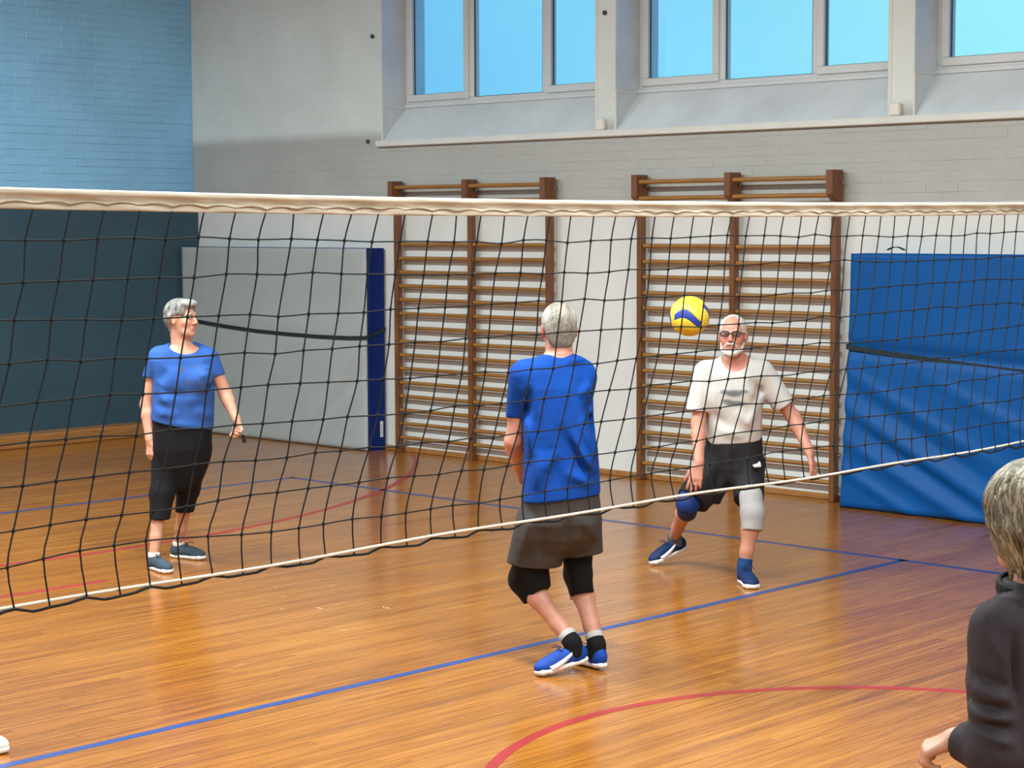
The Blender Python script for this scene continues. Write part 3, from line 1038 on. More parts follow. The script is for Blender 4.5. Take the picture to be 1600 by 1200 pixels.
# ------------------------------------------------------------------ figures
# Bodies and clothes are modelled as smooth blends of tapered solids and turned into one surface.
def surfnet(D, org, h):
    ins = D < 0
    nx, ny, nz = D.shape
    cnt = np.zeros((nx - 1, ny - 1, nz - 1), np.uint8)
    for a in (0, 1):
        for b in (0, 1):
            for c in (0, 1):
                cnt += ins[a:nx - 1 + a, b:ny - 1 + b, c:nz - 1 + c]
    mask = (cnt > 0) & (cnt < 8)
    I = np.argwhere(mask)
    idx = np.full(mask.shape, -1, np.int32)
    idx[mask] = np.arange(len(I))
    acc = np.zeros((len(I), 3)); num = np.zeros(len(I))
    cs = [(a, b, c) for a in (0, 1) for b in (0, 1) for c in (0, 1)]
    val = {c: D[I[:, 0] + c[0], I[:, 1] + c[1], I[:, 2] + c[2]] for c in cs}
    for c in cs:
        for ax in range(3):
            if c[ax]: continue
            e = list(c); e[ax] = 1; e = tuple(e)
            a, b = val[c], val[e]
            m = (a < 0) != (b < 0)
            t = a[m] / (a[m] - b[m])
            p = np.tile(np.array(c, float), (m.sum(), 1)); p[:, ax] += t
            acc[m] += p; num[m] += 1
    V = np.array(org) + h * (I + acc / num[:, None])
    Fs = []
    for ax in range(3):
        o1, o2 = (ax + 1) % 3, (ax + 2) % 3
        sl0 = [slice(1, -1)] * 3; sl1 = [slice(1, -1)] * 3
        sl0[ax] = slice(0, -1); sl1[ax] = slice(1, None)
        A, B = ins[tuple(sl0)], ins[tuple(sl1)]
        for flip, m in ((False, A & ~B), (True, B & ~A)):
            e = np.argwhere(m)
            if not len(e): continue
            e[:, o1] += 1; e[:, o2] += 1
            q = []
            for d1, d2 in ((-1, -1), (0, -1), (0, 0), (-1, 0)):
                k = e.copy(); k[:, o1] += d1; k[:, o2] += d2
                q.append(idx[k[:, 0], k[:, 1], k[:, 2]])
            q = np.stack(q, 1)
            Fs.append(q[:, ::-1] if flip else q)
    return V, np.concatenate(Fs)


class SDF:
    def __init__(self, h=0.005):
        self.h = h
        self.p = []          # operations in order

    def rc(self, a, b, r1, r2=None, k=0.02, flat=False, sub=False):
        r2 = r1 if r2 is None else r2
        a, b = np.array(a, float), np.array(b, float)
        R = max(r1, r2)
        self.p.append(('rc', np.minimum(a, b) - R, np.maximum(a, b) + R, k, sub, (a, b, r1, r2, flat)))
        return self

    def chain(self, pts, rs, k=0.02):
        for i in range(len(pts) - 1): self.rc(pts[i], pts[i + 1], rs[i], rs[i + 1], k)
        return self

    def el(self, c, r, ax=None, k=0.02, sub=False):
        c, r = np.array(c, float), np.array(r, float)
        ax = np.eye(3) if ax is None else np.array(ax, float)
        R = np.sqrt(((ax * r[:, None]) ** 2).sum(0))
        self.p.append(('el', c - R, c + R, k, sub, (c, r, ax)))
        return self

    def loft(self, rows, phi=0.0, n=2.4, k=0.02):
        """rows: (z, cx, cy, half width, half depth), turned by phi about the vertical"""
        rows = sorted(rows)
        A = np.array(rows)
        R = max(A[:, 3].max(), A[:, 4].max())
        self.p.append(('loft', np.array([A[:, 1].min() - R, A[:, 2].min() - R, A[0, 0]]), np.array([A[:, 1].max() + R, A[:, 2].max() + R, A[-1, 0]]), k, False, (A, phi, n)))
        return self

    def cut(self, pt, nrm, lo=None, hi=None):
        nrm = np.array(nrm, float); nrm /= np.linalg.norm(nrm)
        self.p.append(('cut', lo, hi, 0, False, (np.array(pt, float), nrm)))
        return self

    def ridge(self, a, b, w, amp):
        a, b = np.array(a, float), np.array(b, float)
        # a fold in the near side of the cloth, running in the plane of the picture
        lo_, hi_ = np.minimum(a, b) - 2.5 * w, np.maximum(a, b) + 2.5 * w
        lo_[1], hi_[1] = -9, max(a[1], b[1]) + 0.13
        self.p.append(('ridge', lo_, hi_, 0, False, (a, b, w, amp)))
        return self

    def mesh(self):
        h = self.h
        adds = [q for q in self.p if q[0] in ('rc', 'el', 'loft') and not q[4]]
        lo = np.min([q[1] for q in adds], 0) - 0.03
        hi = np.max([q[2] for q in adds], 0) + 0.03
        n = np.ceil((hi - lo) / h).astype(int) + 1
        D = np.full(n, 0.12, np.float32)
        G = [(lo[i] + h * np.arange(n[i])).astype(np.float32) for i in range(3)]
        for kind, a, b, k, sub, arg in self.p:
            if a is None: i0, i1 = np.zeros(3, int), n
            else:
                mrg = (k + 3 * h) if kind not in ('cut', 'ridge') else 0
                i0 = np.maximum(0, np.floor((a - mrg - lo) / h).astype(int))
                i1 = np.minimum(n, np.ceil((b + mrg - lo) / h).astype(int) + 1)
            if (i1 <= i0).any(): continue
            sl = tuple(slice(i0[i], i1[i]) for i in range(3))
            X, Y, Z = G[0][sl[0]][:, None, None], G[1][sl[1]][None, :, None], G[2][sl[2]][None, None, :]
            S = D[sl]
            if kind == 'rc':
                p, q, r1, r2, flat = arg
                ab = q - p; L2 = ab @ ab + 1e-12
                t = ((X - p[0]) * ab[0] + (Y - p[1]) * ab[1] + (Z - p[2]) * ab[2]) / L2
                tc = np.clip(t, 0, 1)
                d = np.sqrt((X - p[0] - tc * ab[0]) ** 2 + (Y - p[1] - tc * ab[1]) ** 2 + (Z - p[2] - tc * ab[2]) ** 2) - (r1 + tc * (r2 - r1))
                if flat is True: d = np.maximum(d, (t - 1) * math.sqrt(L2))
                elif flat is not False:
                    fn = np.array(flat, float); fn /= np.linalg.norm(fn)
                    d = np.maximum(d, (X - q[0]) * fn[0] + (Y - q[1]) * fn[1] + (Z - q[2]) * fn[2])
            elif kind == 'el':
                c, r, ax = arg
                q = [((X - c[0]) * ax[i][0] + (Y - c[1]) * ax[i][1] + (Z - c[2]) * ax[i][2]) / r[i] for i in range(3)]
                k0 = np.sqrt(q[0] ** 2 + q[1] ** 2 + q[2] ** 2)
                k1 = np.sqrt((q[0] / r[0]) ** 2 + (q[1] / r[1]) ** 2 + (q[2] / r[2]) ** 2) + 1e-6
                d = k0 * (k0 - 1) / k1
            elif kind == 'loft':
                A, phi, nn = arg
                zz = np.clip(G[2][sl[2]], A[0, 0], A[-1, 0])
                cx, cy, w, dd = (np.interp(zz, A[:, 0], A[:, i])[None, None, :] for i in (1, 2, 3, 4))
                x_, y_ = X - cx, Y - cy
                u_ = x_ * math.cos(phi) + y_ * math.sin(phi)
                v_ = -x_ * math.sin(phi) + y_ * math.cos(phi)
                m = (np.abs(u_ / w) ** nn + np.abs(v_ / dd) ** nn) ** (1 / nn)
                d = (m - 1) * np.minimum(w, dd)
                d = np.maximum(d, np.maximum(A[0, 0] - Z, Z - A[-1, 0]))
            elif kind == 'cut':
                pt, nr = arg
                d = (X - pt[0]) * nr[0] + (Y - pt[1]) * nr[1] + (Z - pt[2]) * nr[2]
                np.maximum(S, d, out=S)
                continue
            else:
                p, q, w, amp = arg
                ab = q - p; L2 = ab @ ab + 1e-12
                ab = ab * V3(1, 0, 1); L2 = ab @ ab + 1e-12
                t = np.clip(((X - p[0]) * ab[0] + (Z - p[2]) * ab[2]) / L2, 0, 1)
                d2 = (X - p[0] - t * ab[0]) ** 2 + (Z - p[2] - t * ab[2]) ** 2 + 0 * Y
                S -= (1.6 * amp * np.exp(-d2 / w ** 2) * np.sin(np.pi * np.clip(t, 0.03, 0.97))).astype(np.float32)
                continue
            if sub:
                dn = -d
                hh = np.maximum(k - np.abs(S - dn), 0) / max(k, 1e-6)
                S[...] = np.maximum(S, dn) + hh * hh * k * 0.25
            else:
                hh = np.maximum(k - np.abs(S - d), 0) / max(k, 1e-6)
                S[...] = np.minimum(S, d) - hh * hh * k * 0.25
        return surfnet(D, lo, h)

    def build(self, name, mat, parent, paint=None, label=None, relax=2, wob=0.0):
        V, Q = self.mesh()
        me = bpy.data.meshes.new(name)
        me.vertices.add(len(V)); me.vertices.foreach_set('co', V.astype(np.float32).ravel())
        me.loops.add(4 * len(Q)); me.loops.foreach_set('vertex_index', Q.astype(np.int32).ravel())
        me.polygons.add(len(Q)); me.polygons.foreach_set('loop_start', np.arange(0, 4 * len(Q), 4, dtype=np.int32))
        me.polygons.foreach_set('use_smooth', np.ones(len(Q), bool))
        me.update(); me.validate()
        # relax the surface a little
        ed = np.zeros(2 * len(me.edges), np.int32); me.edges.foreach_get('vertices', ed); ed = ed.reshape(-1, 2)
        deg = np.bincount(ed.ravel(), minlength=len(V))[:, None]
        for _ in range(relax):
            s = np.zeros_like(V)
            for ax in range(3):
                s[:, ax] = np.bincount(ed[:, 0], V[ed[:, 1], ax], len(V)) + np.bincount(ed[:, 1], V[ed[:, 0], ax], len(V))
            V = 0.5 * V + 0.5 * s / np.maximum(deg, 1)
        me.vertices.foreach_set('co', V.astype(np.float32).ravel())
        col = np.zeros((len(V), 4), np.float32)
        for c, r, rgb, a in (paint or []):
            d = np.sqrt((((V - np.array(c)) / np.array(r)) ** 2).sum(1))
            w = np.clip(1.35 - d, 0, 0.7) / 0.7 * a
            al = col[:, 3] + w * (1 - col[:, 3])
            m = al > 1e-5
            col[m, :3] = (col[m, :3] * (col[m, 3] * (1 - w[m]))[:, None] + np.array(rgb) * w[m, None]) / al[m, None]
            col[:, 3] = al
        ca = me.color_attributes.new('tint', 'FLOAT_COLOR', 'POINT')
        ca.data.foreach_set('color', col.ravel())
        me.materials.append(mat)
        me.update()
        o = bpy.data.objects.new(name, me); C.objects.link(o)
        if parent: o.parent = parent
        if label: o['label'] = label
        return o


V3 = lambda *a: np.array(a, float)


def unit(v):
    v = np.array(v, float); return v / np.linalg.norm(v)


def facing(phi):           # degrees: 0 looks at the camera, +90 looks to the picture's right, 180 looks away
    p = math.radians(phi)
    return np.array([math.sin(p), -math.cos(p), 0.0])


class Fig:
    """a person; local axes: x right in the picture, y away from the camera, z up"""
    def __init__(self, u0, dh, label, group='people playing volleyball'):
        self.dh = dh
        p = at(u0, 700, dh)
        self.o = np.array([p[0], p[1], 0.0])
        self.root = empty('person', self.o, YAW)
        tag(self.root, label, 'person', group)
        self.m = dh / F

    def L(self, u, v, db=0.0):
        d = at(u, v, self.dh + db) - self.o
        return np.array([d @ RC, d @ BD, d[2]])

    def row(self, v, u, w, dep, db=0.0):
        p = self.L(u, v, db)
        return (p[2], p[0], p[1], w * self.m, dep * self.m)


def head_frame(c, phi, pitch=0.0, roll=0.0):
    f = facing(phi)
    up = V3(0, 0, 1)
    lat = np.cross(f, up)                    # to the person's right
    f2 = f * math.cos(pitch) + up * math.sin(pitch)
    up2 = up * math.cos(pitch) - f * math.sin(pitch)
    up3 = up2 * math.cos(roll) + lat * math.sin(roll)
    lat3 = lat * math.cos(roll) - up2 * math.sin(roll)
    return lambda l, fo, u_, s=1.0: c + s * (lat3 * l + f2 * fo + up3 * u_), (lat3, f2, up3)


def head_sdf(S, P, ax, s, neck, nr, jaw=1.0):
    p = lambda l, f, u_: P(l, f, u_, s)
    S.el(p(0, -0.014, 0.032), V3(.074, .094, .086) * s, ax, 0.02)
    S.el(p(0, 0.026, -0.038), V3(.062 * jaw, .066, .082) * s, ax, 0.03)
    S.rc(p(-.035, .052, -.095), p(.035, .052, -.095), .022 * s, None, 0.03)
    S.el(p(0, .070, -.104), V3(.024, .020, .020) * s, ax, 0.02)
    for sd in (-1, 1):
        S.el(p(sd * .040, .058, -.028), V3(.026, .028, .026) * s, ax, 0.02)
        S.el(p(sd * .031, .101, .004), V3(.017, .013, .010) * s, ax, 0.010, True)
        S.el(p(sd * .079, -.010, -.008), V3(.012, .021, .033) * s, ax, 0.006)
        S.el(p(sd * .090, -.006, -.008), V3(.006, .011, .020) * s, ax, 0.006, True)
        S.el(p(sd * .011, .099, -.037), V3(.010, .011, .009) * s, ax, 0.006)
    S.rc(p(-.032, .081, .024), p(.032, .081, .024), .012 * s, None, 0.015)
    S.rc(p(0, .090, .012), p(0, .112, -.030), .0085 * s, .0125 * s, 0.010)
    S.rc(p(-.018, .088, -.062), p(.018, .088, -.062), .008 * s, None, 0.006)
    S.rc(p(-.015, .087, -.074), p(.015, .087, -.074), .0085 * s, None, 0.006)
    S.rc(p(-.02, .099, -.068), p(.02, .099, -.068), .0026 * s, None, 0.003, False, True)
    S.chain([p(0, -.030, -.055), neck], [nr * 0.97, nr], 0.03)
    return p


def eyes(p, ax, s, root, brow, iris=(0.10, 0.13, 0.15, 1)):
    if 'eye_white' not in MAT:
        MAT['eye_white'] = plain('eye_white', (0.62, 0.58, 0.54, 1), 0.2)
        MAT['iris'] = plain('eye_iris', iris, 0.15)
    for sd in (-1, 1):
        e = SDF(0.0022).el(p(sd * .031, .0845, .004), V3(.0125, .0125, .009) * s, ax, 0.002).build('eye', MAT['eye_white'], root)
        SDF(0.0022).el(p(sd * .031, .0945, .004), V3(.0058, .004, .0058) * s, ax, 0.002).build('iris', MAT['iris'], e)
        SDF(0.0025).chain([p(sd * .016, .0955, .021), p(sd * .032, .0945, .0265), p(sd * .047, .082, .021)], [.0035 * s, .0045 * s, .003 * s], 0.004).build('eyebrow', brow, root)


def face_paint(p, lip=(0.45, 0.16, 0.13), cheek=(0.62, 0.24, 0.17), s=1.0):
    return [(p(0, .094, -.068), (.020 * s, .020 * s, .011 * s), lip, 0.75), (p(-.042, .082, -.03), (.03, .03, .028), cheek, 0.45), (p(.042, .082, -.03), (.03, .03, .028), cheek, 0.45),
            (p(0, .118, -.032), (.018, .018, .018), cheek, 0.5), (p(0, .092, -.068), (.03, .01, .003), (0.10, 0.03, 0.03), 0.5)]


def hand(S, w, d, n, side=1, curl=(0.25, 0.3, 0.25), s=1.0, spread=0.06, thumb_out=0.8, k=0.006, thumb_curl=0.2):
    """palm and five fingers; d: wrist to fingers, n: palm side, side: +1 thumb towards d x n"""
    d = unit(d); n = unit(n - d * (np.array(n) @ d)); l = np.cross(d, n) * side
    S.rc(w - d * .02 * s, w + d * .012 * s, .024 * s, .025 * s, 0.015)
    lens = (.072, .080, .075, .058)
    for i, off in enumerate((.029, .0095, -.0100, -.0285)):
        b0 = w + d * .015 * s + l * off * .55 * s
        kn = w + d * (.088 - .004 * abs(i - 1)) * s + l * off * s
        S.rc(b0, kn, .0145 * s, .0115 * s, 0.012)
        dd = unit(d + l * spread * (1.5 - i) * 0.8)
        q = kn; r0 = .0098 * s
        ang = 0.0
        for j, fr in enumerate((.45, .31, .24)):
            ang += curl[j] * (1 + 0.12 * i)
            v = dd * math.cos(ang) + n * math.sin(ang)
            e = q + v * lens[i] * fr * s
            S.rc(q, e, r0, r0 * 0.88, k)
            q, r0 = e, r0 * 0.90
    t0 = w + d * .022 * s + l * .020 * s
    v1 = unit(d * 0.75 + l * thumb_out + n * 0.25)
    t1 = t0 + v1 * .042 * s
    v2 = unit(d * 0.9 + l * thumb_out * 0.55 + n * (0.25 + thumb_curl))
    t2 = t1 + v2 * .032 * s
    t3 = t2 + unit(v2 + n * thumb_curl) * .026 * s
    S.rc(t0, t1, .0165 * s, .0125 * s, 0.012).rc(t1, t2, .0118 * s, .0108 * s, k).rc(t2, t3, .0108 * s, .0085 * s, k)
    return S


def shoe_pose(toe, dr, ln, lift=0.0, width=1.0):
    """frame of a shoe standing on its toe end; dr points from heel to toe"""
    toe = np.array(toe, float)
    dr = unit(np.array(dr, float))
    heel = toe - dr * math.sqrt(max(ln * ln - lift * lift, 1e-4)) + V3(0, 0, lift)
    f = (toe - heel) / ln
    lat = unit(np.cross(f, V3(0, 0, 1)))
    up = np.cross(lat, f)
    k_ = ln / 0.29
    return lambda a, b, c: heel + f * a * k_ + lat * b * k_ * width + up * c * k_


def shoe(fig, P, mats, logo=None, laces=True, width=1.0, toe_cap=None):
    f = P(1, 0, 0) - P(0, 0, 0); k_ = np.linalg.norm(f); f = f / k_
    lat = unit(P(0, 1, 0) - P(0, 0, 0)); up = unit(P(0, 0, 1) - P(0, 0, 0))
    axm = (f, lat, up)
    U = SDF(0.0042)
    U.el(P(.222, .0, .036), V3(.066, .044 * width, .036) * k_, axm, 0.03)
    U.el(P(.140, .0, .050), V3(.085, .040 * width, .044) * k_, axm, 0.03)
    U.el(P(.055, .0, .052), V3(.055, .036 * width, .052) * k_, axm, 0.03)
    U.rc(P(.060, 0, .05), P(.066, 0, .092), .040 * k_, .038 * k_, 0.02, True)
    U.cut(P(0, 0, .012), -up)
    o = U.build('shoe', mats[0], fig.root, relax=3)
    B = SDF(0.004)
    prof = [(.008, .024), (.05, .034), (.10, .033), (.16, .037), (.215, .045), (.255, .040), (.278, .022)]
    for i in range(len(prof) - 1):
        a, wa = prof[i]; b, wb = prof[i + 1]
        for q in (-1, -0.33, 0.33, 1):
            B.rc(P(a + .012 * (i == 0), q * (wa - .012) / 1, .016), P(b - .006 * (i == 5), q * (wb - .012), .016 + .004 * (i >= 4)), .0155 * k_, None, 0.006)
    so = B.build('sole', mats[1], o, relax=2)
    if len(mats) > 2 and mats[2]:
        G = SDF(0.004)
        for i in range(len(prof) - 1):
            a, wa = prof[i]; b, wb = prof[i + 1]
            for q in (-1, 0, 1):
                G.rc(P(a + .014 * (i == 0), q * (wa - .012), .006), P(b - .010 * (i == 5), q * (wb - .012), .006), .0072 * k_, None, 0.004)
        G.build('outsole', mats[2], o)
    if laces:
        lm = mats[3] if len(mats) > 3 else mats[1]
        for j in range(4):
            a = .135 + .020 * j
            z = .094 - .011 * j
            MB().tube([P(a, -.022, z - .006), P(a + .004, -.008, z + .003), P(a + .004, .008, z + .003), P(a, .022, z - .006)], .0030 * k_, 6).build('lace', lm, o, True)
        MB().tube([P(.128, .004, .103), P(.150, .028, .118), P(.165, .036, .108), P(.140, .02, .104)], .0026 * k_, 6).build('lace', lm, o, True)
        MB().tube([P(.128, -.004, .103), P(.152, -.03, .116), P(.170, -.034, .104)], .0026 * k_, 6).build('lace', lm, o, True)
    if toe_cap:
        T = SDF(0.004)
        T.el(P(.252, 0, .026), V3(.036, .037 * width, .022) * k_, axm, 0.01)
        T.build('toe_cap', toe_cap, o)
    if logo:
        for sd in (-1, 1):
            # curved side stripe sweeping from the forefoot up to the ankle
            v, fa = [], []
            n = 16
            for i in range(n):
                t = i / (n - 1)
                a = .215 - .145 * t
                c = .028 + .052 * t ** 1.5
                hw = .013 * (1 - t) ** 0.7 + .0022
                # half width of the upper there
                b = np.interp(a, [.05, .1, .16, .22], [.037, .040, .0425, .0455]) * (1.0 - 0.25 * max(0, c - .045) / .04)
                for q in (-1, 1):
                    v.append(P(a + q * hw * .5, sd * (b + .0045), c + q * hw * .9))
                for q in (-1, 1):
                    v.append(P(a + q * hw * .5, sd * (b - .012), c + q * hw * .9))
            for i in range(n - 1):
                a = 4 * i
                fa += [(a, a + 1, a + 5, a + 4), (a + 2, a, a + 4, a + 6), (a + 1, a + 3, a + 7, a + 5)]
            mesh_obj('side_stripe', v, fa, logo, o, True)
    return P


def sock(fig, a, b, r1, r2, mat, band=None, mid=None):
    S_ = SDF(0.004)
    if mid is None: S_.rc(b, a, r2, r1, 0.01, True)
    else: S_.rc(b, mid, r2, r1, 0.01).rc(mid, a, r1, r1, 0.01, True)
    o = S_.build('sock', mat, fig.root)
    if band:
        d = unit(np.array(a) - np.array(b if mid is None else mid))
        SDF(0.0035).rc(np.array(a) - d * .007, np.array(a) + d * .009, r1 + .002, r1 + .001, 0.0, True).build('sock_cuff', band, o)
    return o


def leg(S, hip, knee, ank, r=(.085, .060, .052, .057, .034)):
    hip, knee, ank = map(np.array, (hip, knee, ank))
    S.rc(hip, knee, r[0], r[1], 0.03)
    S.el(knee, V3(r[1], r[1], r[1]) * 0.98, None, 0.03)
    c = knee + (ank - knee) * 0.30
    S.rc(knee, c, r[2], r[3], 0.03).rc(c, knee + (ank - knee) * 0.72, r[3], r[4] * 1.18, 0.03).rc(knee + (ank - knee) * 0.72, ank, r[4] * 1.18, r[4], 0.02)


def arm(S, sh, el, wr, r=(.048, .040, .041, .027)):
    sh, el, wr = map(np.array, (sh, el, wr))
    S.rc(sh, el, r[0], r[1], 0.025)
    c = el + (wr - el) * 0.28
    S.rc(el, c, r[1] * .98, r[2], 0.02).rc(c, wr, r[2], r[3], 0.02)


# fabrics and skins
MAT['skin_a'] = skin('skin_light', (0.56, 0.315, 0.215, 1))
MAT['skin_b'] = skin('skin_pink', (0.54, 0.275, 0.195, 1))
MAT['skin_c'] = skin('skin_ruddy', (0.53, 0.255, 0.175, 1))
MAT['hair_grey'] = hair_mat('grey_hair', (0.065, 0.062, 0.056, 1), (0.27, 0.265, 0.25, 1))
MAT['hair_short'] = hair_mat('short_grey_hair', (0.13, 0.118, 0.094, 1), (0.31, 0.285, 0.235, 1), (90, 90, 40))
MAT['hair_white'] = hair_mat('white_hair', (0.45, 0.42, 0.38, 1), (0.72, 0.70, 0.66, 1), (90, 90, 40))
MAT['hair_blond'] = hair_mat('grey_blond_hair', (0.055, 0.045, 0.027, 1), (0.26, 0.225, 0.15, 1), (70, 70, 12))
MAT['shirt_mid'] = fabric('mid_blue_jersey', (0.030, 0.100, 0.36, 1), tint=True)
MAT['shirt_blue'] = fabric('bright_blue_jersey', (0.002, 0.050, 0.29, 1), 0.85, 0.14)
MAT['shirt_white'] = fabric('white_jersey', (0.55, 0.54, 0.52, 1), 0.8, 0.05, tint=True)
MAT['black_cloth'] = fabric('black_stretch_cloth', (0.006, 0.006, 0.008, 1), 0.8, 0.15, fold=0.4)
MAT['grey_shorts'] = fabric('dark_grey_shorts', (0.055, 0.052, 0.050, 1), 0.8, 0.10)
MAT['black_shorts'] = fabric('charcoal_shorts', (0.018, 0.018, 0.020, 1), 0.75, 0.15)
MAT['pad_black'] = fabric('black_knee_pad', (0.006, 0.006, 0.007, 1), 0.85, 0.1, fold=0.3)
MAT['pad_blue'] = fabric('navy_knee_pad', (0.010, 0.035, 0.17, 1), 0.6, 0.1, fold=0.3)
MAT['pad_grey'] = fabric('light_grey_knee_sleeve', (0.36, 0.355, 0.36, 1), 0.85, 0.08, fold=0.5)
MAT['sock_white'] = fabric('white_sock', (0.74, 0.73, 0.71, 1), 0.85, 0.04, fold=0.3)
MAT['sock_black'] = fabric('black_sock', (0.006, 0.006, 0.007, 1), 0.85, 0.1, fold=0.3)
MAT['sock_grey'] = fabric('grey_sock', (0.10, 0.115, 0.12, 1), 0.85, 0.1, fold=0.3)
MAT['sock_blue'] = fabric('blue_sock', (0.012, 0.050, 0.16, 1), 0.85, 0.1, fold=0.3)
MAT['sock_cuff'] = fabric('pale_grey_sock_cuff', (0.45, 0.45, 0.44, 1), 0.85, 0.05, fold=0.2)
MAT['shoe_slate'] = fabric('slate_blue_knit', (0.045, 0.070, 0.095, 1), 0.8, 0.15, fold=0.2)
MAT['shoe_blue'] = fabric('royal_blue_mesh', (0.006, 0.050, 0.30, 1), 0.6, 0.12, fold=0.2)
MAT['shoe_navy'] = fabric('navy_mesh', (0.007, 0.024, 0.085, 1), 0.6, 0.15, fold=0.2)
MAT['shoe_white'] = plain('white_shoe_rubber', (0.80, 0.80, 0.79, 1), 0.45, 0.04)
MAT['gum'] = plain('gum_rubber', (0.42, 0.19, 0.055, 1), 0.5, 0.08)
MAT['lace_dark'] = fabric('dark_lace', (0.02, 0.035, 0.09, 1), 0.8, 0.1, fold=0.1)
MAT['jacket'] = fabric('dark_plum_grey_jacket', (0.038, 0.031, 0.037, 1), 0.75, 0.10, fold=0.5)
MAT['jacket_dark'] = fabric('black_jacket_panel', (0.010, 0.010, 0.012, 1), 0.7, 0.10, fold=0.2)
MAT['print_grey'] = plain('grey_shirt_print', (0.16, 0.18, 0.19, 1), 0.8)
MAT['black_plastic'] = plain('black_plastic', (0.008, 0.008, 0.009, 1), 0.35)

# ---- woman in the mid blue shirt ---------------------------------------
A = Fig(284, 11.95, 'person in mid blue T-shirt, black capri trousers and slate shoes, standing at the left')
L, m = A.L, A.m
fl_ = lambda u, v: (lambda q_: V3((q_ - A.o) @ RC, (q_ - A.o) @ BD, 0.0))(floor_pt(u, v))
SR = shoe_pose(fl_(266, 897), (0.62, -0.78, 0), 0.262)
SL = shoe_pose(fl_(321, 875), (0.90, -0.42, 0), 0.262)
anr, anl = SR(.066, 0, .105), SL(.066, 0, .105)
P, ax = head_frame(L(285, 497, -0.02), 62, 0.02)
S = SDF(0.0045)
neck = L(284, 541, 0.0)
p = head_sdf(S, P, ax, 0.93, neck, 0.061)
ph_a = math.radians(22)
S.loft([A.row(538, 286, 14, 12), A.row(546, 286, 34, 17), A.row(556, 286, 45, 23), A.row(590, 287, 37, 24), A.row(640, 286, 36, 23), A.row(700, 284, 34, 24), A.row(728, 284, 26, 18)], ph_a, 2.2, 0.03)
arm(S, L(247, 563, 0), L(230, 632, 0.02), L(234, 686, -0.05), (.050, .043, .041, .028))
hand(S, L(235, 690, -0.05), V3(0.10, -0.25, -1), V3(0.35, 0.9, 0.1), 1, (0.45, 0.6, 0.4), 0.92, 0.02, 0.7)
arm(S, L(330, 563, 0), L(352, 615, 0.03), L(369, 655, -0.06), (.042, .039, .037, .026))
hand(S, L(370, 657, -0.06), V3(0.30, -0.30, -1), V3(-0.6, -0.7, 0.1), 1, (0.6, 0.7, 0.5), 0.86, 0.02, 0.45, thumb_curl=0.5)
leg(S, L(262, 695, 0.0), L(251, 772, -0.10), anr, (.080, .055, .046, .044, .029))
leg(S, L(305, 695, 0.04), L(293, 764, 0.09), anl, (.080, .055, .046, .044, .029))
S.build('body', MAT['skin_a'], A.root, face_paint(p, s=0.93))
eyes(p, ax, 0.93, A.root, MAT['hair_grey'])
# hair
S = SDF(0.005)
q = lambda l, f, u_: P(l, f, u_, 0.93)
S.el(q(0, -0.026, 0.040), V3(.088, .098, .086), ax, 0.02)
S.el(q(0, -0.070, -0.015), V3(.074, .045, .075), ax, 0.03)
S.el(q(0, 0.055, 0.092), V3(.062, .050, .030), ax, 0.02)
S.el(q(0, -0.055, -0.085), V3(.050, .030, .035), ax, 0.02)
S.el(q(0, 0.090, -0.040), V3(.072, .085, .108), ax, 0.015, True)
for sd in (-1, 1):
    S.el(q(sd * .085, .030, -.035), V3(.03, .045, .06), ax, 0.012, True)
    S.el(q(sd * .082, -.008, -.020), V3(.016, .026, .034), ax, 0.008, True)
for i in range(26):
    a_ = rng.uniform(-2.6, 2.6); e_ = rng.uniform(-0.2, 1.2)
    b0 = q(.086 * math.sin(a_) * math.cos(e_), -.026 - .100 * math.cos(a_) * math.cos(e_), .036 + .088 * math.sin(e_))
    b1 = b0 + ax[2] * -0.05 + ax[1] * rng.uniform(-.02, .02)
    S.ridge(b0, b1, 0.010, rng.choice([-0.002, 0.004]))
S.build('hair', MAT['hair_grey'], A.root, [(q(0, .07, .10), (.06, .06, .05), (0.50, 0.49, 0.47), 0.5), (q(.085, -.02, .0), (.03, .06, .05), (0.5, 0.49, 0.47), 0.4)])
# shirt
S = SDF(0.0055)
S.loft([A.row(534, 287, 20, 11), A.row(541, 287, 36, 17), A.row(549, 286, 46, 23), A.row(562, 286, 51, 29), A.row(590, 287, 47.5, 38), A.row(612, 287, 48, 38), A.row(640, 286, 48.5, 36), A.row(660, 285, 49, 36), A.row(678, 285, 48, 35)], ph_a, 2.3, 0.03)
S.rc(L(250, 559, 0), L(236.5, 589, 0.005), 19 * m, 14 * m, 0.03, (-0.05, 0, -1))
S.rc(L(325, 560, 0), L(340, 587, 0.01), 17 * m, 12.5 * m, 0.03, (0.25, 0, -1))
for sd in (-1, 1):
    S.el(L(287 + sd * 20, 592, 0) + facing(22) * 0.115, V3(.075, .06, .07), None, 0.05)
S.el(L(289, 534, -0.05), V3(27 * m, 27 * m, 20 * m), None, 0.008, True)
S.cut(L(284, 663, 0), (-0.18, 0.0, -1))
S.cut(L(300, 610, 0), (0, 0, -1), L(225, 590, -1), L(238, 590, 1)) if False else None
for a_, b_, w_, am in (((242, 622), (275, 628), 9, .010), ((240, 640), (282, 652), 8, .009), ((250, 600), (262, 575), 8, -.008), ((330, 580), (312, 590), 7, .009), ((300, 640), (334, 655), 9, .008),
                       ((262, 660), (312, 668), 6, .007), ((255, 612), (300, 618), 6, -.006), ((318, 600), (335, 612), 6, -.008), ((285, 628), (325, 622), 8, .006), ((245, 610), (252, 650), 7, -.007)):
    S.ridge(L(a_[0], a_[1], -.14), L(b_[0], b_[1], -.14), w_ * m, am * 1.2)
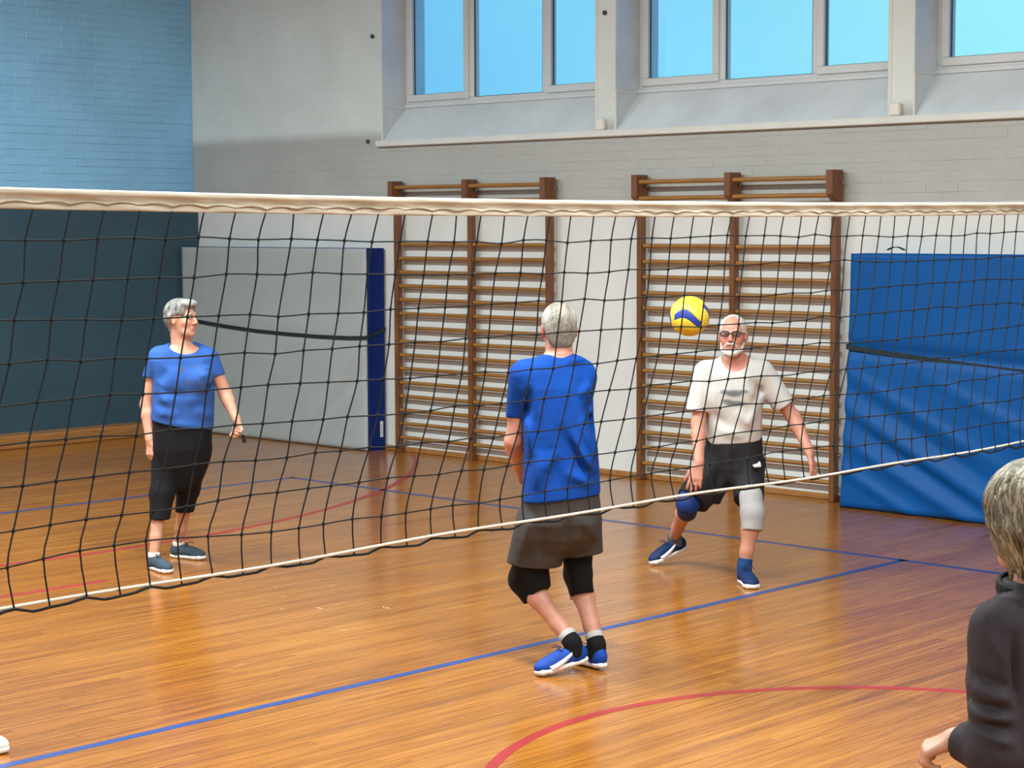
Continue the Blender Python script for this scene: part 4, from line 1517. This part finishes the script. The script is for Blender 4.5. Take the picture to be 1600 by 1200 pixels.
shA = S.build('shirt', MAT['shirt_mid'], A.root, [(L(282, 577, -.17), (.022, .08, .018), (0.07, 0.09, 0.14), .75), (L(305, 573, -.16), (.026, .08, .018), (0.06, 0.08, 0.14), .7), (L(293, 599, -.17), (.018, .08, .026), (0.06, 0.09, 0.17), .7),
                                                       (L(310, 600, -.15), (.028, .08, .024), (0.05, 0.07, 0.16), .7), (L(302, 614, -.15), (.055, .08, .012), (0.06, 0.10, 0.2), .5), (L(326, 577, -.12), (.03, .08, .012), (0.03, 0.06, 0.18), .7)], 'mid blue T-shirt with a faded print')
# trousers
S = SDF(0.0055)
S.loft([A.row(650, 285, 45, 33), A.row(672, 285, 46.5, 34), A.row(700, 284, 46.5, 36), A.row(724, 283, 43, 33), A.row(742, 282, 37, 27), A.row(758, 281, 28, 20), A.row(766, 280, 18, 14)], ph_a, 2.3, 0.03)
S.rc(L(263, 705, 0.0), L(253, 772, -0.09), 24 * m, 18.5 * m, 0.03).rc(L(253, 772, -0.09), L(249.5, 811, -0.135), 18.5 * m, 16 * m, 0.03, (-.05, 0, -1))
S.rc(L(304, 705, 0.03), L(294, 763, 0.09), 25 * m, 18 * m, 0.03).rc(L(294, 763, 0.09), L(288, 800, 0.13), 18 * m, 14.5 * m, 0.03, (0, 0, -1))
S.build('capri_trousers', MAT['black_cloth'], A.root)
for SH, an in ((SR, anr), (SL, anl)):
    sock(A, an + V3(0, 0, .012), SH(.066, 0, .06), .036, .036, MAT['sock_white'])
    shoe(A, SH, (MAT['shoe_slate'], MAT['shoe_white'], None, MAT['lace_dark']))
# little black object between her fingers
wp = A.o + RC * L(381, 686, -.125)[0] + BD * L(381, 686, -.125)[1] + V3(0, 0, L(381, 686, -.125)[2])
wr = empty('small_black_object', wp, YAW)
tag(wr, 'small black object held in the fingers of the person in capri trousers', 'object')
W_ = SDF(0.002); W_.rc(V3(-.002, 0, .012), V3(.002, 0, -.012), .013, .013, .004).rc(V3(0, 0, .012), V3(-.004, -.02, .026), .008, .006, .004)
W_.build('barrel', MAT['black_plastic'], wr)
MB().tube([V3(.006, 0, .012) + V3(0.010 * math.cos(t_), 0, 0.008 + 0.010 * math.sin(t_)) for t_ in np.linspace(0, 6.28, 14)], .0014, 5).build('ring', MAT['steel'], wr, True)

# ---- man in the bright blue shirt, seen from behind ---------------------
B_ = Fig(872, 9.0, 'person in bright blue T-shirt, dark grey shorts and black knee pads, seen from behind')
L, m = B_.L, B_.m
fl_ = lambda u, v: (lambda q_: V3((q_ - B_.o) @ RC, (q_ - B_.o) @ BD, 0.0))(floor_pt(u, v))
SL = shoe_pose(fl_(836, 1057), (-0.94, -0.34, 0), 0.275, 0.055, 1.06)
SR = shoe_pose(fl_(893, 1032), (-0.55, 0.84, 0), 0.275, 0.012, 1.06)
P, ax = head_frame(L(873, 514, 0.06), -172, -0.03)
S = SDF(0.0045)
p = head_sdf(S, P, ax, 0.98, L(873, 562, 0.03), 0.062)
ph_b = math.radians(16)
S.loft([B_.row(554, 873, 22, 17, .02), B_.row(564, 871, 48, 26, .02), B_.row(580, 868, 55, 32, .02), B_.row(620, 870, 46, 30), B_.row(700, 876, 42, 30), B_.row(770, 877, 42, 30), B_.row(815, 876, 36, 26)], ph_b, 2.3, 0.03)
arm(S, L(817, 592, 0.01), L(803, 690, 0.05), L(810, 728, 0.24), (.042, .043, .043, .030))
hand(S, L(810, 731, 0.26), V3(0.05, 0.75, -0.55), V3(0.85, 0.1, 0.1), -1, (0.3, 0.4, 0.3), 1.0, 0.08, 0.9)
arm(S, L(905, 594, 0.08), L(892, 680, 0.24), L(868, 722, 0.38), (.042, .045, .044, .030))
hand(S, L(864, 725, 0.40), V3(-0.7, 0.5, -0.4), V3(-0.4, 0.2, -0.8), 1, (0.3, 0.4, 0.3), 1.0, 0.06, 0.8)
kl, kr = L(819, 905, 0.20), L(903, 897, 0.26)
al, ar = SL(.066, 0, .11), SR(.066, 0, .11)
leg(S, L(850, 800, 0.03), kl, al, (.085, .058, .047, .048, .032))
leg(S, L(902, 800, 0.08), kr, ar, (.085, .058, .047, .050, .033))
S.build('body', MAT['skin_b'], B_.root, [(L(873, 555, -.05), (.09, .09, .035), (0.50, 0.17, 0.12), .6), (p(.08, -.01, -.01), (.02, .04, .045), (0.42, 0.11, 0.08), .7), (p(-.08, -.01, -.01), (.02, .04, .045), (0.42, 0.11, 0.08), .7)])
eyes(p, ax, 0.98, B_.root, MAT['hair_short'])
S = SDF(0.0045)
q = lambda l, f, u_: P(l, f, u_, 0.98)
S.el(q(0, -0.018, 0.036), V3(.083, .100, .092), ax, 0.02)
S.el(q(0, -0.072, -0.030), V3(.066, .034, .068), ax, 0.03)
S.el(q(0, 0.080, -0.040), V3(.078, .080, .112), ax, 0.015, True)
for sd in (-1, 1):
    S.el(q(sd * .084, .020, -.050), V3(.026, .045, .060), ax, 0.010, True)
    S.el(q(sd * .080, -.008, -.012), V3(.016, .024, .036), ax, 0.006, True)
S.build('hair', MAT['hair_short'], B_.root, [(q(0.005, -.085, .085), (.020, .035, .030), (0.50, 0.33, 0.24), .55), (q(0, -.10, -.045), (.06, .05, .055), (0.16, 0.15, 0.145), .55),
                                               (q(.075, -.03, .07), (.03, .08, .06), (0.62, 0.60, 0.55), .5), (q(-.075, -.03, .06), (.03, .08, .06), (0.55, 0.53, 0.50), .5)])
S = SDF(0.0055)
S.loft([B_.row(553, 874, 24, 16, .02), B_.row(560, 872, 42, 24, .02), B_.row(568, 870, 54, 30, .02), B_.row(582, 867, 60, 36, .02), B_.row(605, 867, 60, 40, .01), B_.row(650, 873, 55, 43), B_.row(700, 876, 57, 45), B_.row(745, 877, 60, 46), B_.row(785, 877, 62, 46)], ph_b, 2.5, 0.03)
S.rc(L(821, 588, 0.0), L(804, 652, 0.03), 27 * m, 14.5 * m, 0.03, (0, 0, -1))
S.rc(L(908, 590, 0.06), L(902, 655, 0.19), 24 * m, 18 * m, 0.035, True)
S.el(L(874, 546, 0.05), V3(25 * m, 24 * m, 13 * m), None, 0.006, True)
S.cut(L(876, 777, 0), (0.10, 0.0, -1))
for a_, b_, w_, am in (((905, 650), (932, 725), 7, .014), ((915, 640), (936, 690), 6, -.012), ((892, 668), (925, 740), 8, .012), ((870, 660), (915, 752), 10, -.012), ((822, 640), (830, 720), 7, .012), ((828, 600), (822, 668), 7, -.012),
                       ((845, 700), (840, 770), 9, .010), ((862, 690), (868, 770), 10, -.008), ((905, 700), (934, 745), 7, .011), ((880, 735), (930, 762), 8, .010), ((880, 566), (920, 562), 6, .010), ((850, 740), (870, 700), 8, .009),
                       ((925, 600), (905, 625), 7, .009), ((930, 620), (912, 650), 6, -.009)):
    S.ridge(L(a_[0], a_[1], -.125), L(b_[0], b_[1], -.125), w_ * m, am * 1.15)
S.build('shirt', MAT['shirt_blue'], B_.root, None, 'bright royal blue T-shirt')
S = SDF(0.0055)
S.loft([B_.row(758, 877, 58, 43), B_.row(790, 877, 62, 47, .02), B_.row(815, 875, 64, 49, .03), B_.row(838, 873, 60, 44, .05), B_.row(856, 872, 46, 32, .07), B_.row(866, 871, 30, 20, .08)], ph_b, 2.5, 0.03)
S.rc(L(851, 818, 0.05), L(834, 881, 0.14), 46 * m, 43.5 * m, 0.03, (-0.05, 0, -1))
S.rc(L(900, 815, 0.10), L(908, 864, 0.17), 41 * m, 35.5 * m, 0.03, (0.05, 0, -1))
S.rc(L(898, 812, -0.155), L(879, 890, -0.03), 5 * m, 11 * m, 0.03, False, True)
for a_, b_, w_, am in (((830, 800), (815, 875), 8, .010), ((850, 820), (845, 880), 8, -.010), ((905, 800), (935, 850), 9, .010), ((890, 800), (880, 850), 8, -.010)):
    S.ridge(L(a_[0], a_[1], -.09), L(b_[0], b_[1], -.05), w_ * m, am)
S.build('shorts', MAT['grey_shorts'], B_.root, None, 'loose dark grey shorts')
def knee_pad(fig, a, c, b, r, mat, trim=None, back=None):
    S_ = SDF(0.0045)
    S_.rc(a, c, r[0], r[1], 0.02).rc(c, b, r[1], r[2], 0.02, True)
    if back is not None:
        S_.rc(back[0], back[1] + (back[1] - back[0]) * 0.5, back[2], back[3], 0.03)
        S_.cut(b, np.array(b) - np.array(c))
    o_ = S_.build('knee_pad', mat, fig.root)
    if trim:
        d_ = unit(np.array(b) - np.array(c))
        MB().tube([np.array(b) - d_ * .010, np.array(b) + d_ * .004], [r[2] + .003, r[2] + .002], 22).build('hem_trim', trim, o_, True)
    return o_
knee_pad(B_, L(836, 842, 0.10), kl, L(835, 934, 0.16), (25 * m, 25 * m, 20 * m), MAT['pad_black'], None, (L(838, 880, 0.10), L(845, 926, 0.12), 19 * m, 17 * m))
knee_pad(B_, L(902, 835, 0.14), kr, L(909, 932, 0.22), (25 * m, 23 * m, 18.5 * m), MAT['pad_black'], MAT['sock_cuff'], (L(904, 875, 0.16), L(910, 926, 0.17), 20 * m, 17.5 * m))
for SH, an, kn_ in ((SL, al, kl), (SR, ar, kr)):
    sock(B_, an + unit(kn_ - an) * .050, SH(.066, 0, .06), .0425, .046, MAT['sock_black'], MAT['sock_cuff'], an)
    shoe(B_, SH, (MAT['shoe_blue'], MAT['shoe_white'], MAT['gum'], MAT['lace_dark']), logo=MAT['shoe_white'], width=1.06)

# ---- man in the white shirt --------------------------------------------
D_ = Fig(1148, 11.45, 'person in white T-shirt, black shorts and glasses, crouching to receive the ball')
L, m = D_.L, D_.m
fl_ = lambda u, v: (lambda q_: V3((q_ - D_.o) @ RC, (q_ - D_.o) @ BD, 0.0))(floor_pt(u, v))
SL = shoe_pose(fl_(1016, 884), (-0.93, -0.36, 0), 0.275, 0.095, 1.06)
SR = shoe_pose(fl_(1178, 922), (0.14, -0.99, 0), 0.275, 0.0, 1.10)
P, ax = head_frame(L(1145, 523, -0.06), -14, 0.06)
S = SDF(0.0045)
p = head_sdf(S, P, ax, 0.99, L(1149, 566, 0.02), 0.060)
ph_c = math.radians(-8)
S.loft([D_.row(556, 1150, 18, 14), D_.row(566, 1149, 36, 20), D_.row(580, 1147, 46, 26), D_.row(610, 1147, 36, 24), D_.row(650, 1147, 34, 25, .04), D_.row(700, 1147, 33, 25, .08), D_.row(742, 1147, 30, 22, .10)], ph_c, 2.3, 0.03)
arm(S, L(1101, 586, 0.02), L(1091, 662, -0.02), L(1092, 722, -0.16), (.044, .042, .041, .029))
hand(S, L(1092, 725, -0.165), V3(-0.25, -0.25, -1), V3(0.2, 1.0, -0.1), -1, (0.15, 0.2, 0.2), 1.02, 0.10, 0.55)
arm(S, L(1191, 586, 0.03), L(1240, 652, 0.02), L(1263, 702, -0.10), (.044, .042, .040, .028))
hand(S, L(1264, 705, -0.11), V3(0.25, -0.2, -1), V3(-0.8, 0.4, 0.1), 1, (0.12, 0.15, 0.12), 1.0, 0.09, 0.6)
kl, kr = L(1075, 787, -0.03), L(1176, 802, -0.18)
al, ar = SL(.066, 0, .11), SR(.066, 0, .11)
leg(S, L(1125, 728, 0.12), kl, al, (.084, .058, .047, .047, .032))
leg(S, L(1169, 728, 0.10), kr, ar, (.084, .058, .047, .049, .033))
fp = face_paint(p, cheek=(0.60, 0.17, 0.12))
beard = (0.60, 0.565, 0.52)
S.build('body', MAT['skin_c'], D_.root, fp + [(L(1149, 570, -.1), (.075, .12, .07), (0.55, 0.19, 0.13), .6), (p(0, .06, .08), (.06, .05, .045), (0.62, 0.29, 0.21), .5)])
eyes(p, ax, 0.99, D_.root, MAT['hair_white'])
# hair round a bald crown, beard and moustache
S = SDF(0.0045)
q = lambda l, f, u_: P(l, f, u_, 0.99)
S.el(q(0, -0.020, 0.034), V3(.080, .097, .086), ax, 0.02)
S.el(q(0, -0.060, -0.030), V3(.066, .040, .060), ax, 0.03)
S.el(q(0, 0.085, -0.005), V3(.064, .078, .135), ax, 0.012, True)
for sd in (-1, 1):
    S.el(q(sd * .080, -.008, -.010), V3(.016, .024, .036), ax, 0.006, True)
    S.el(q(sd * .082, .030, -.055), V3(.024, .045, .060), ax, 0.006, True)
S.build('hair', MAT['hair_white'], D_.root)
S = SDF(0.0040)
S.chain([q(-.064, .012, -.050), q(-.052, .046, -.088), q(-.026, .074, -.106), q(0, .082, -.110), q(.026, .074, -.106), q(.052, .046, -.088), q(.064, .012, -.050)], [.010, .015, .018, .020, .018, .015, .010], 0.012)
S.chain([q(-.034, .074, -.072), q(-.018, .096, -.054), q(.018, .096, -.054), q(.034, .074, -.072)], [.008, .0085, .0085, .008], 0.006)
S.build('beard', MAT['hair_white'], D_.root, None, 'short white beard and moustache')
# glasses
gm = MAT['black_plastic']
gl_root = empty('glasses'); gl_root.parent = D_.root
G = MB()
for sd in (-1, 1):
    ring = [q(sd * (.034 + .026 * math.cos(t_)), .106 - .010 * abs(math.cos(t_)) * (1 if math.cos(t_) > 0 else 0), .004 + .0165 * math.sin(t_)) for t_ in np.linspace(0, 2 * math.pi, 21)]
    G.tube(ring, .0028, 6)
    G.tube([q(sd * .060, .097, .009), q(sd * .076, .060, .008), q(sd * .080, -.01, .006), q(sd * .076, -.03, -.01)], .0026, 6)
G.tube([q(-.009, .107, .008), q(.009, .107, .008)], .0026, 6)
bpy.data.objects.remove(gl_root)
go = G.build('glasses', gm, D_.root, True)
if 'lens' not in MAT:
    nt = NT('spectacle_lens'); t_ = nt.t; t_.nodes.remove(nt.b)
    tr = nt.n('BsdfTransparent'); tr.inputs[0].default_value = (0.55, 0.53, 0.55, 1)
    gs = nt.n('BsdfGlossy'); gs.inputs['Roughness'].default_value = 0.05
    mx = nt.n('MixShader')
    nt.l(math_n(nt, 'ADD', 0.08, math_n(nt, 'MULTIPLY', noise(nt, coords(nt), 5.0, 1.0), 0.04)), mx.inputs[0])
    nt.l(tr.outputs[0], mx.inputs[1]); nt.l(gs.outputs[0], mx.inputs[2]); nt.l(mx.outputs[0], t_.nodes['Material Output'].inputs[0])
    MAT['lens'] = nt.m
for sd in (-1, 1):
    c_ = q(sd * .034, .1055, .004)
    rim = [q(sd * (.034 + .025 * math.cos(t_)), .105 - .009 * max(0, math.cos(t_)), .004 + .0155 * math.sin(t_)) for t_ in np.linspace(0, 2 * math.pi, 20, endpoint=False)]
    mesh_obj('lens', [c_] + rim, [(0, 1 + k_, 1 + (k_ + 1) % 20) for k_ in range(20)], MAT['lens'], go, True)
S = SDF(0.0055)
S.loft([D_.row(556, 1150, 22, 14), D_.row(563, 1149, 36, 20), D_.row(572, 1148, 46, 25), D_.row(585, 1147, 51, 31), D_.row(610, 1147, 48.5, 36, .01), D_.row(645, 1147, 44, 38, .04), D_.row(680, 1147, 44, 40, .07), D_.row(702, 1147, 43, 38, .08)], ph_c, 2.4, 0.03)
S.rc(L(1104, 582, 0.0), L(1089, 641, -0.015), 20 * m, 17.5 * m, 0.03, (-0.1, 0, -1))
S.rc(L(1190, 582, 0.0), L(1225, 633, 0.01), 20 * m, 18 * m, 0.03, True)
S.el(L(1149, 555, -0.05), V3(21 * m, 26 * m, 29 * m), None, 0.006, True)
S.cut(L(1147, 690, 0.05), (0.08, 0.0, -1))
for a_, b_, w_, am in (((1108, 600), (1122, 660), 8, .010), ((1188, 600), (1178, 655), 8, -.012), ((1190, 618), (1168, 668), 7, .012), ((1120, 670), (1165, 684), 8, .010), ((1170, 590), (1195, 620), 7, -.010), ((1115, 640), (1140, 676), 8, -.009), ((1150, 640), (1180, 675), 8, .009)):
    S.ridge(L(a_[0], a_[1], -.12), L(b_[0], b_[1], -.09), w_ * m, am * 1.2)
pg = (0.15, 0.17, 0.18)
S.build('shirt', MAT['shirt_white'], D_.root, [(L(1147, 615, -.13), (.050, .12, .021), pg, 1), (L(1133, 613, -.13), (.026, .12, .013), pg, .9), (L(1162, 612, -.13), (.030, .12, .011), pg, .9), (L(1149, 631, -.13), (.066, .12, .016), pg, 1), (L(1136, 627, -.13), (.03, .12, .010), pg, .9)], 'white T-shirt with a small dark print on the chest')
S = SDF(0.0055)
S.loft([D_.row(678, 1147, 44, 37, .07), D_.row(700, 1147, 45, 39, .08), D_.row(730, 1147, 46, 40, .09), D_.row(748, 1146, 40, 33, .09), D_.row(760, 1146, 28, 22, .09)], ph_c, 2.4, 0.03)
S.rc(L(1122, 728, 0.11), L(1082, 783, -0.01), 34 * m, 27 * m, 0.03, True)
S.rc(L(1120, 735, 0.10), L(1106, 782, 0.05), 26 * m, 20 * m, 0.03, True)
S.rc(L(1170, 728, 0.08), L(1170, 781, -0.11), 25 * m, 23.5 * m, 0.03, True)
for a_, b_, w_, am in (((1120, 710), (1095, 770), 8, .010), ((1150, 700), (1150, 750), 8, -.010), ((1165, 720), (1180, 765), 7, .008), ((1135, 720), (1115, 775), 7, -.010)):
    S.ridge(L(a_[0], a_[1], -.09), L(b_[0], b_[1], -.09), w_ * m, am)
so_ = S.build('shorts', MAT['black_shorts'], D_.root, None, 'loose black shorts with a small white emblem')
# leaping cat emblem on the thigh
em = [(-.020, -.004), (-.012, .001), (-.002, .003), (.006, .004), (.010, .010), (.015, .016), (.016, .008), (.019, .003), (.018, -.004), (.012, -.007), (.002, -.006), (-.008, -.006), (-.016, -.008)]
ec = L(1183, 727, -0.10)
v_ = [ec + V3(a_ * 1.15, -0.028 + 0.5 * a_, b_ * 1.15) for a_, b_ in em]
n_ = len(v_)
v_ += [q_ + V3(0, 0.075, 0) for q_ in v_]
mesh_obj('emblem', v_, [tuple(range(n_))[::-1], tuple(range(n_, 2 * n_))] + [(i, (i + 1) % n_, (i + 1) % n_ + n_, i + n_) for i in range(n_)], MAT['shoe_white'], so_)
knee_pad(D_, L(1079, 776, 0.0), kl, L(1073, 802, 0.06), (18 * m, 18 * m, 15.5 * m), MAT['pad_blue'])
knee_pad(D_, L(1173, 775, -0.14), kr, L(1175, 829, -0.205), (18.5 * m, 18.5 * m, 16.5 * m), MAT['pad_grey'])
sock(D_, al + unit(kl - al) * .03, SL(.066, 0, .06), .042, .045, MAT['sock_grey'], None, al)
sock(D_, ar + unit(kr - ar) * .045, SR(.066, 0, .06), .042, .045, MAT['sock_blue'], None, ar)
shoe(D_, SL, (MAT['shoe_navy'], MAT['shoe_white'], None, MAT['lace_dark']), logo=MAT['shoe_white'], width=1.06, toe_cap=MAT['shoe_white'])
shoe(D_, SR, (MAT['shoe_navy'], MAT['shoe_white'], None, MAT['lace_dark']), width=1.10, toe_cap=MAT['shoe_white'])

# ---- woman in the dark jacket, close to the camera at the right edge ----
E_ = Fig(1615, 4.2, 'person in dark plum-grey jacket at the right edge, seen from behind with bent arm')
L, m = E_.L, E_.m
PHI = -145
P, ax = head_frame(L(1612, 812, 0.0), -172, -0.05)
S = SDF(0.0045)
p = head_sdf(S, P, ax, 0.95, L(1625, 925, -0.02), 0.052)
ph_e = math.radians(PHI + 180)
zr = lambda v, u, w, d_: (L(u, v)[2], L(u, v)[0], L(u, v)[1], w, d_)
S.loft([zr(915, 1625, .05, .05), zr(960, 1630, .12, .06), zr(1060, 1632, .12, .08), zr(1200, 1630, .12, .08), zr(1330, 1625, .14, .09), zr(1400, 1625, .12, .09)], ph_e, 2.2, 0.03)
f_e = facing(PHI); l_e = np.cross(f_e, V3(0, 0, 1))       # l_e: her right
shl = L(1558, 975, -0.10)
ell, wrl = L(1556, 1178, -0.14), L(1497, 1158, -0.05)
arm(S, shl, ell, wrl, (.032, .030, .030, .026))
hand(S, L(1499, 1152, -0.05), V3(-0.85, 0.30, -0.42), V3(-0.2, 0.25, -1), -1, (0.75, 0.8, 0.5), 0.90, 0.05, 0.5, thumb_curl=0.4)
shr = L(1700, 975, 0.12)
arm(S, shr, L(1705, 1180, 0.12), L(1610, 1175, 0.26), (.046, .040, .040, .026))
hand(S, L(1605, 1174, 0.27), V3(-0.9, 0.6, -0.1), V3(0, 0, -1), 1, (0.4, 0.6, 0.4), 0.92)
hpz = L(1625, 1400)[2]
for sd in (-1, 1):
    hp = V3(L(1625, 1400)[0], 0, hpz) + l_e * sd * 0.085
    leg(S, hp, V3(hp[0], hp[1], 0.43) + f_e * 0.02, V3(hp[0], hp[1], 0.09) - f_e * 0.01, (.085, .060, .052, .055, .034))
S.build('body', MAT['skin_a'], E_.root, face_paint(p))
eyes(p, ax, 0.95, E_.root, MAT['hair_blond'])
# bobbed hair: a base volume and many locks laid over it
q = lambda l, f, u_: P(l, f, u_, 1.07)
S = SDF(0.005)
S.el(q(0, -0.020, 0.030), V3(.103, .115, .100), ax, 0.02)
S.el(q(0, -0.040, -0.035), V3(.103, .090, .072), ax, 0.03)
S.el(q(0, -0.058, -0.085), V3(.062, .048, .042), ax, 0.03)
S.el(q(0, 0.125, -0.050), V3(.074, .080, .125), ax, 0.015, True)
hb = S.build('hair', MAT['hair_blond'], E_.root, None, 'grey-blond layered bob')
lk = MB(); lk2 = MB()
for i in range(640):
    a_ = rng.uniform(-math.pi, math.pi)          # around the head; 0 = back
    if abs(a_) > 2.6: continue
    e0 = rng.uniform(-0.35, 1.45)
    pts_, rad = [], []
    n_ = 8
    ln_ = rng.uniform(0.7, 1.35)
    sw = rng.normal(0, 0.12)
    off = rng.uniform(0.0, 0.007)
    for k_ in range(n_):
        t_ = k_ / (n_ - 1)
        e_ = max(e0 - ln_ * t_, -1.28 - 0.1 * math.sin(i))
        aa = a_ + sw * t_ + 0.05 * math.sin(5 * t_ + i)
        ce = math.cos(max(e_, -0.05)) if e_ > -0.05 else 1.0
        rr = 1.0 if e_ > -0.4 else 1.0 - 0.38 * min(1, (-0.4 - e_) / 0.75)
        up_ = 0.030 + 0.098 * math.sin(e_) if e_ > -0.5 else 0.030 - 0.047 - 0.115 * (-0.5 - e_)
        fo_ = -0.024 if e_ > 0 else -0.024 - 0.022 * min(1, -e_ / 0.5)
        fl_r = (0.108 + off + 0.004 * (t_ ** 3)) * rr
        pts_.append(q((0.100 + off) * rr * math.sin(aa) * ce, fo_ - fl_r * math.cos(aa) * ce * (1.0 if math.cos(aa) > 0 else 0.7), up_))
        rad.append(0.0042 * (math.sin(math.pi * min(0.98, 0.12 + 0.86 * t_)) ** 0.7) + 0.0006)
    (lk if rng.random() < 0.55 else lk2).tube(pts_, rad, 5)
MAT['lock_dark'] = hair_mat('grey_blond_lock', (0.060, 0.049, 0.029, 1), (0.25, 0.215, 0.140, 1), (70, 70, 12), False)
MAT['lock_light'] = hair_mat('pale_blond_lock', (0.20, 0.172, 0.110, 1), (0.46, 0.41, 0.295, 1), (70, 70, 12), False)
for nm, b_, mt in (('hair_locks', lk, MAT['lock_dark']), ('hair_locks', lk2, MAT['lock_light'])):
    o = b_.build(nm, mt, hb, True)
    o['kind'] = 'stuff'
# jacket
S = SDF(0.0055)
S.loft([zr(905, 1622, .075, .072), zr(930, 1626, .10, .085), zr(955, 1630, .165, .100), zr(985, 1632, .190, .115), zr(1060, 1632, .185, .140), zr(1150, 1632, .170, .140), zr(1250, 1630, .175, .138), zr(1370, 1628, .190, .145)], ph_e, 2.3, 0.03)
S.el(L(1628, 1065, 0.0) + f_e * 0.06, V3(.10, .09, .08), None, 0.05)
S.rc(shl + V3(0.012, 0.01, -0.01), ell, .066, .058, 0.03).rc(ell, L(1500, 1158, -0.055), .056, .041, 0.025, True)
S.rc(shr, L(1705, 1180, 0.12), .064, .055, 0.03).rc(L(1705, 1180, 0.12), L(1618, 1175, 0.25), .054, .041, 0.025, True)
S.el(L(1622, 893, 0.0), V3(.062, .062, .035), None, 0.006, True)
for a_, b_, w_, am in (((1520, 1085), (1590, 1098), .012, .010), ((1518, 1105), (1592, 1118), .010, -.010), ((1520, 1122), (1592, 1126), .010, .011), ((1525, 1138), (1590, 1142), .010, -.009), ((1530, 1150), (1590, 1165), .010, .009),
                       ((1530, 1060), (1588, 1082), .010, -.009), ((1590, 985), (1592, 1120), .010, -.014), ((1545, 985), (1580, 1055), .012, .006)):
    S.ridge(L(a_[0], a_[1], -.195), L(b_[0], b_[1], -.195), w_, am * 0.75)
jk = S.build('jacket', MAT['jacket'], E_.root, None, 'dark plum-grey zip jacket')
S = SDF(0.005)
S.rc(L(1622, 902, 0.0), L(1622, 899, 0.0), .001, .001, 0.0)
cp = []
for k_ in range(25):
    t_ = 2 * math.pi * k_ / 24
    cp.append(L(1626, 0, 0) * V3(1, 1, 0) + V3(0.064 * math.cos(t_), 0.064 * math.sin(t_), L(1622, 922, 0)[2] + 0.012 * math.sin(t_)))
S = SDF(0.0045)
for k_ in range(24):
    S.rc(cp[k_], cp[k_ + 1], .008, .008, 0.008)
    S.rc(cp[k_] + V3(0, 0, .016), cp[k_ + 1] + V3(0, 0, .016), .0055, .0055, 0.010)
S.build('collar', MAT['jacket_dark'], jk)
# trousers and shoes (below the picture)
S = SDF(0.006)
S.loft([zr(1330, 1627, .175, .13), zr(1400, 1626, .175, .13), zr(1460, 1626, .15, .11)], ph_e, 2.3, 0.03)
for sd in (-1, 1):
    hp = V3(L(1625, 1400)[0], 0, hpz) + l_e * sd * 0.085
    S.rc(hp, V3(hp[0], hp[1], 0.43) + f_e * 0.02, .095, .072, 0.03).rc(V3(hp[0], hp[1], 0.43) + f_e * 0.02, V3(hp[0], hp[1], 0.08) - f_e * 0.01, .072, .062, 0.03, True)
S.build('trousers', MAT['jacket_dark'], E_.root)
for sd in (-1, 1):
    hp = V3(L(1625, 1400)[0], 0, 0) + l_e * sd * 0.085
    shoe(E_, shoe_pose(hp + f_e * 0.19, f_e, 0.255), (MAT['shoe_slate'], MAT['shoe_white'], None, MAT['lace_dark']))

# ---- white trainer whose tip shows at the left edge ----------------------
class Rig: pass
wt = Rig()
sp_ = floor_pt(13, 1178)
wt.root = empty('white_trainer', (sp_[0], sp_[1], 0), YAW)
tag(wt.root, 'white sports shoe whose tip shows at the left edge above the blue line', 'shoe')
shoe(wt, shoe_pose(V3(0, 0.0, 0), (0.94, -0.34, 0), 0.28), (fabric('white_shoe_mesh', (0.74, 0.74, 0.73, 1), 0.7, 0.05, fold=0.2), MAT['shoe_white'], None, MAT['shoe_white']))
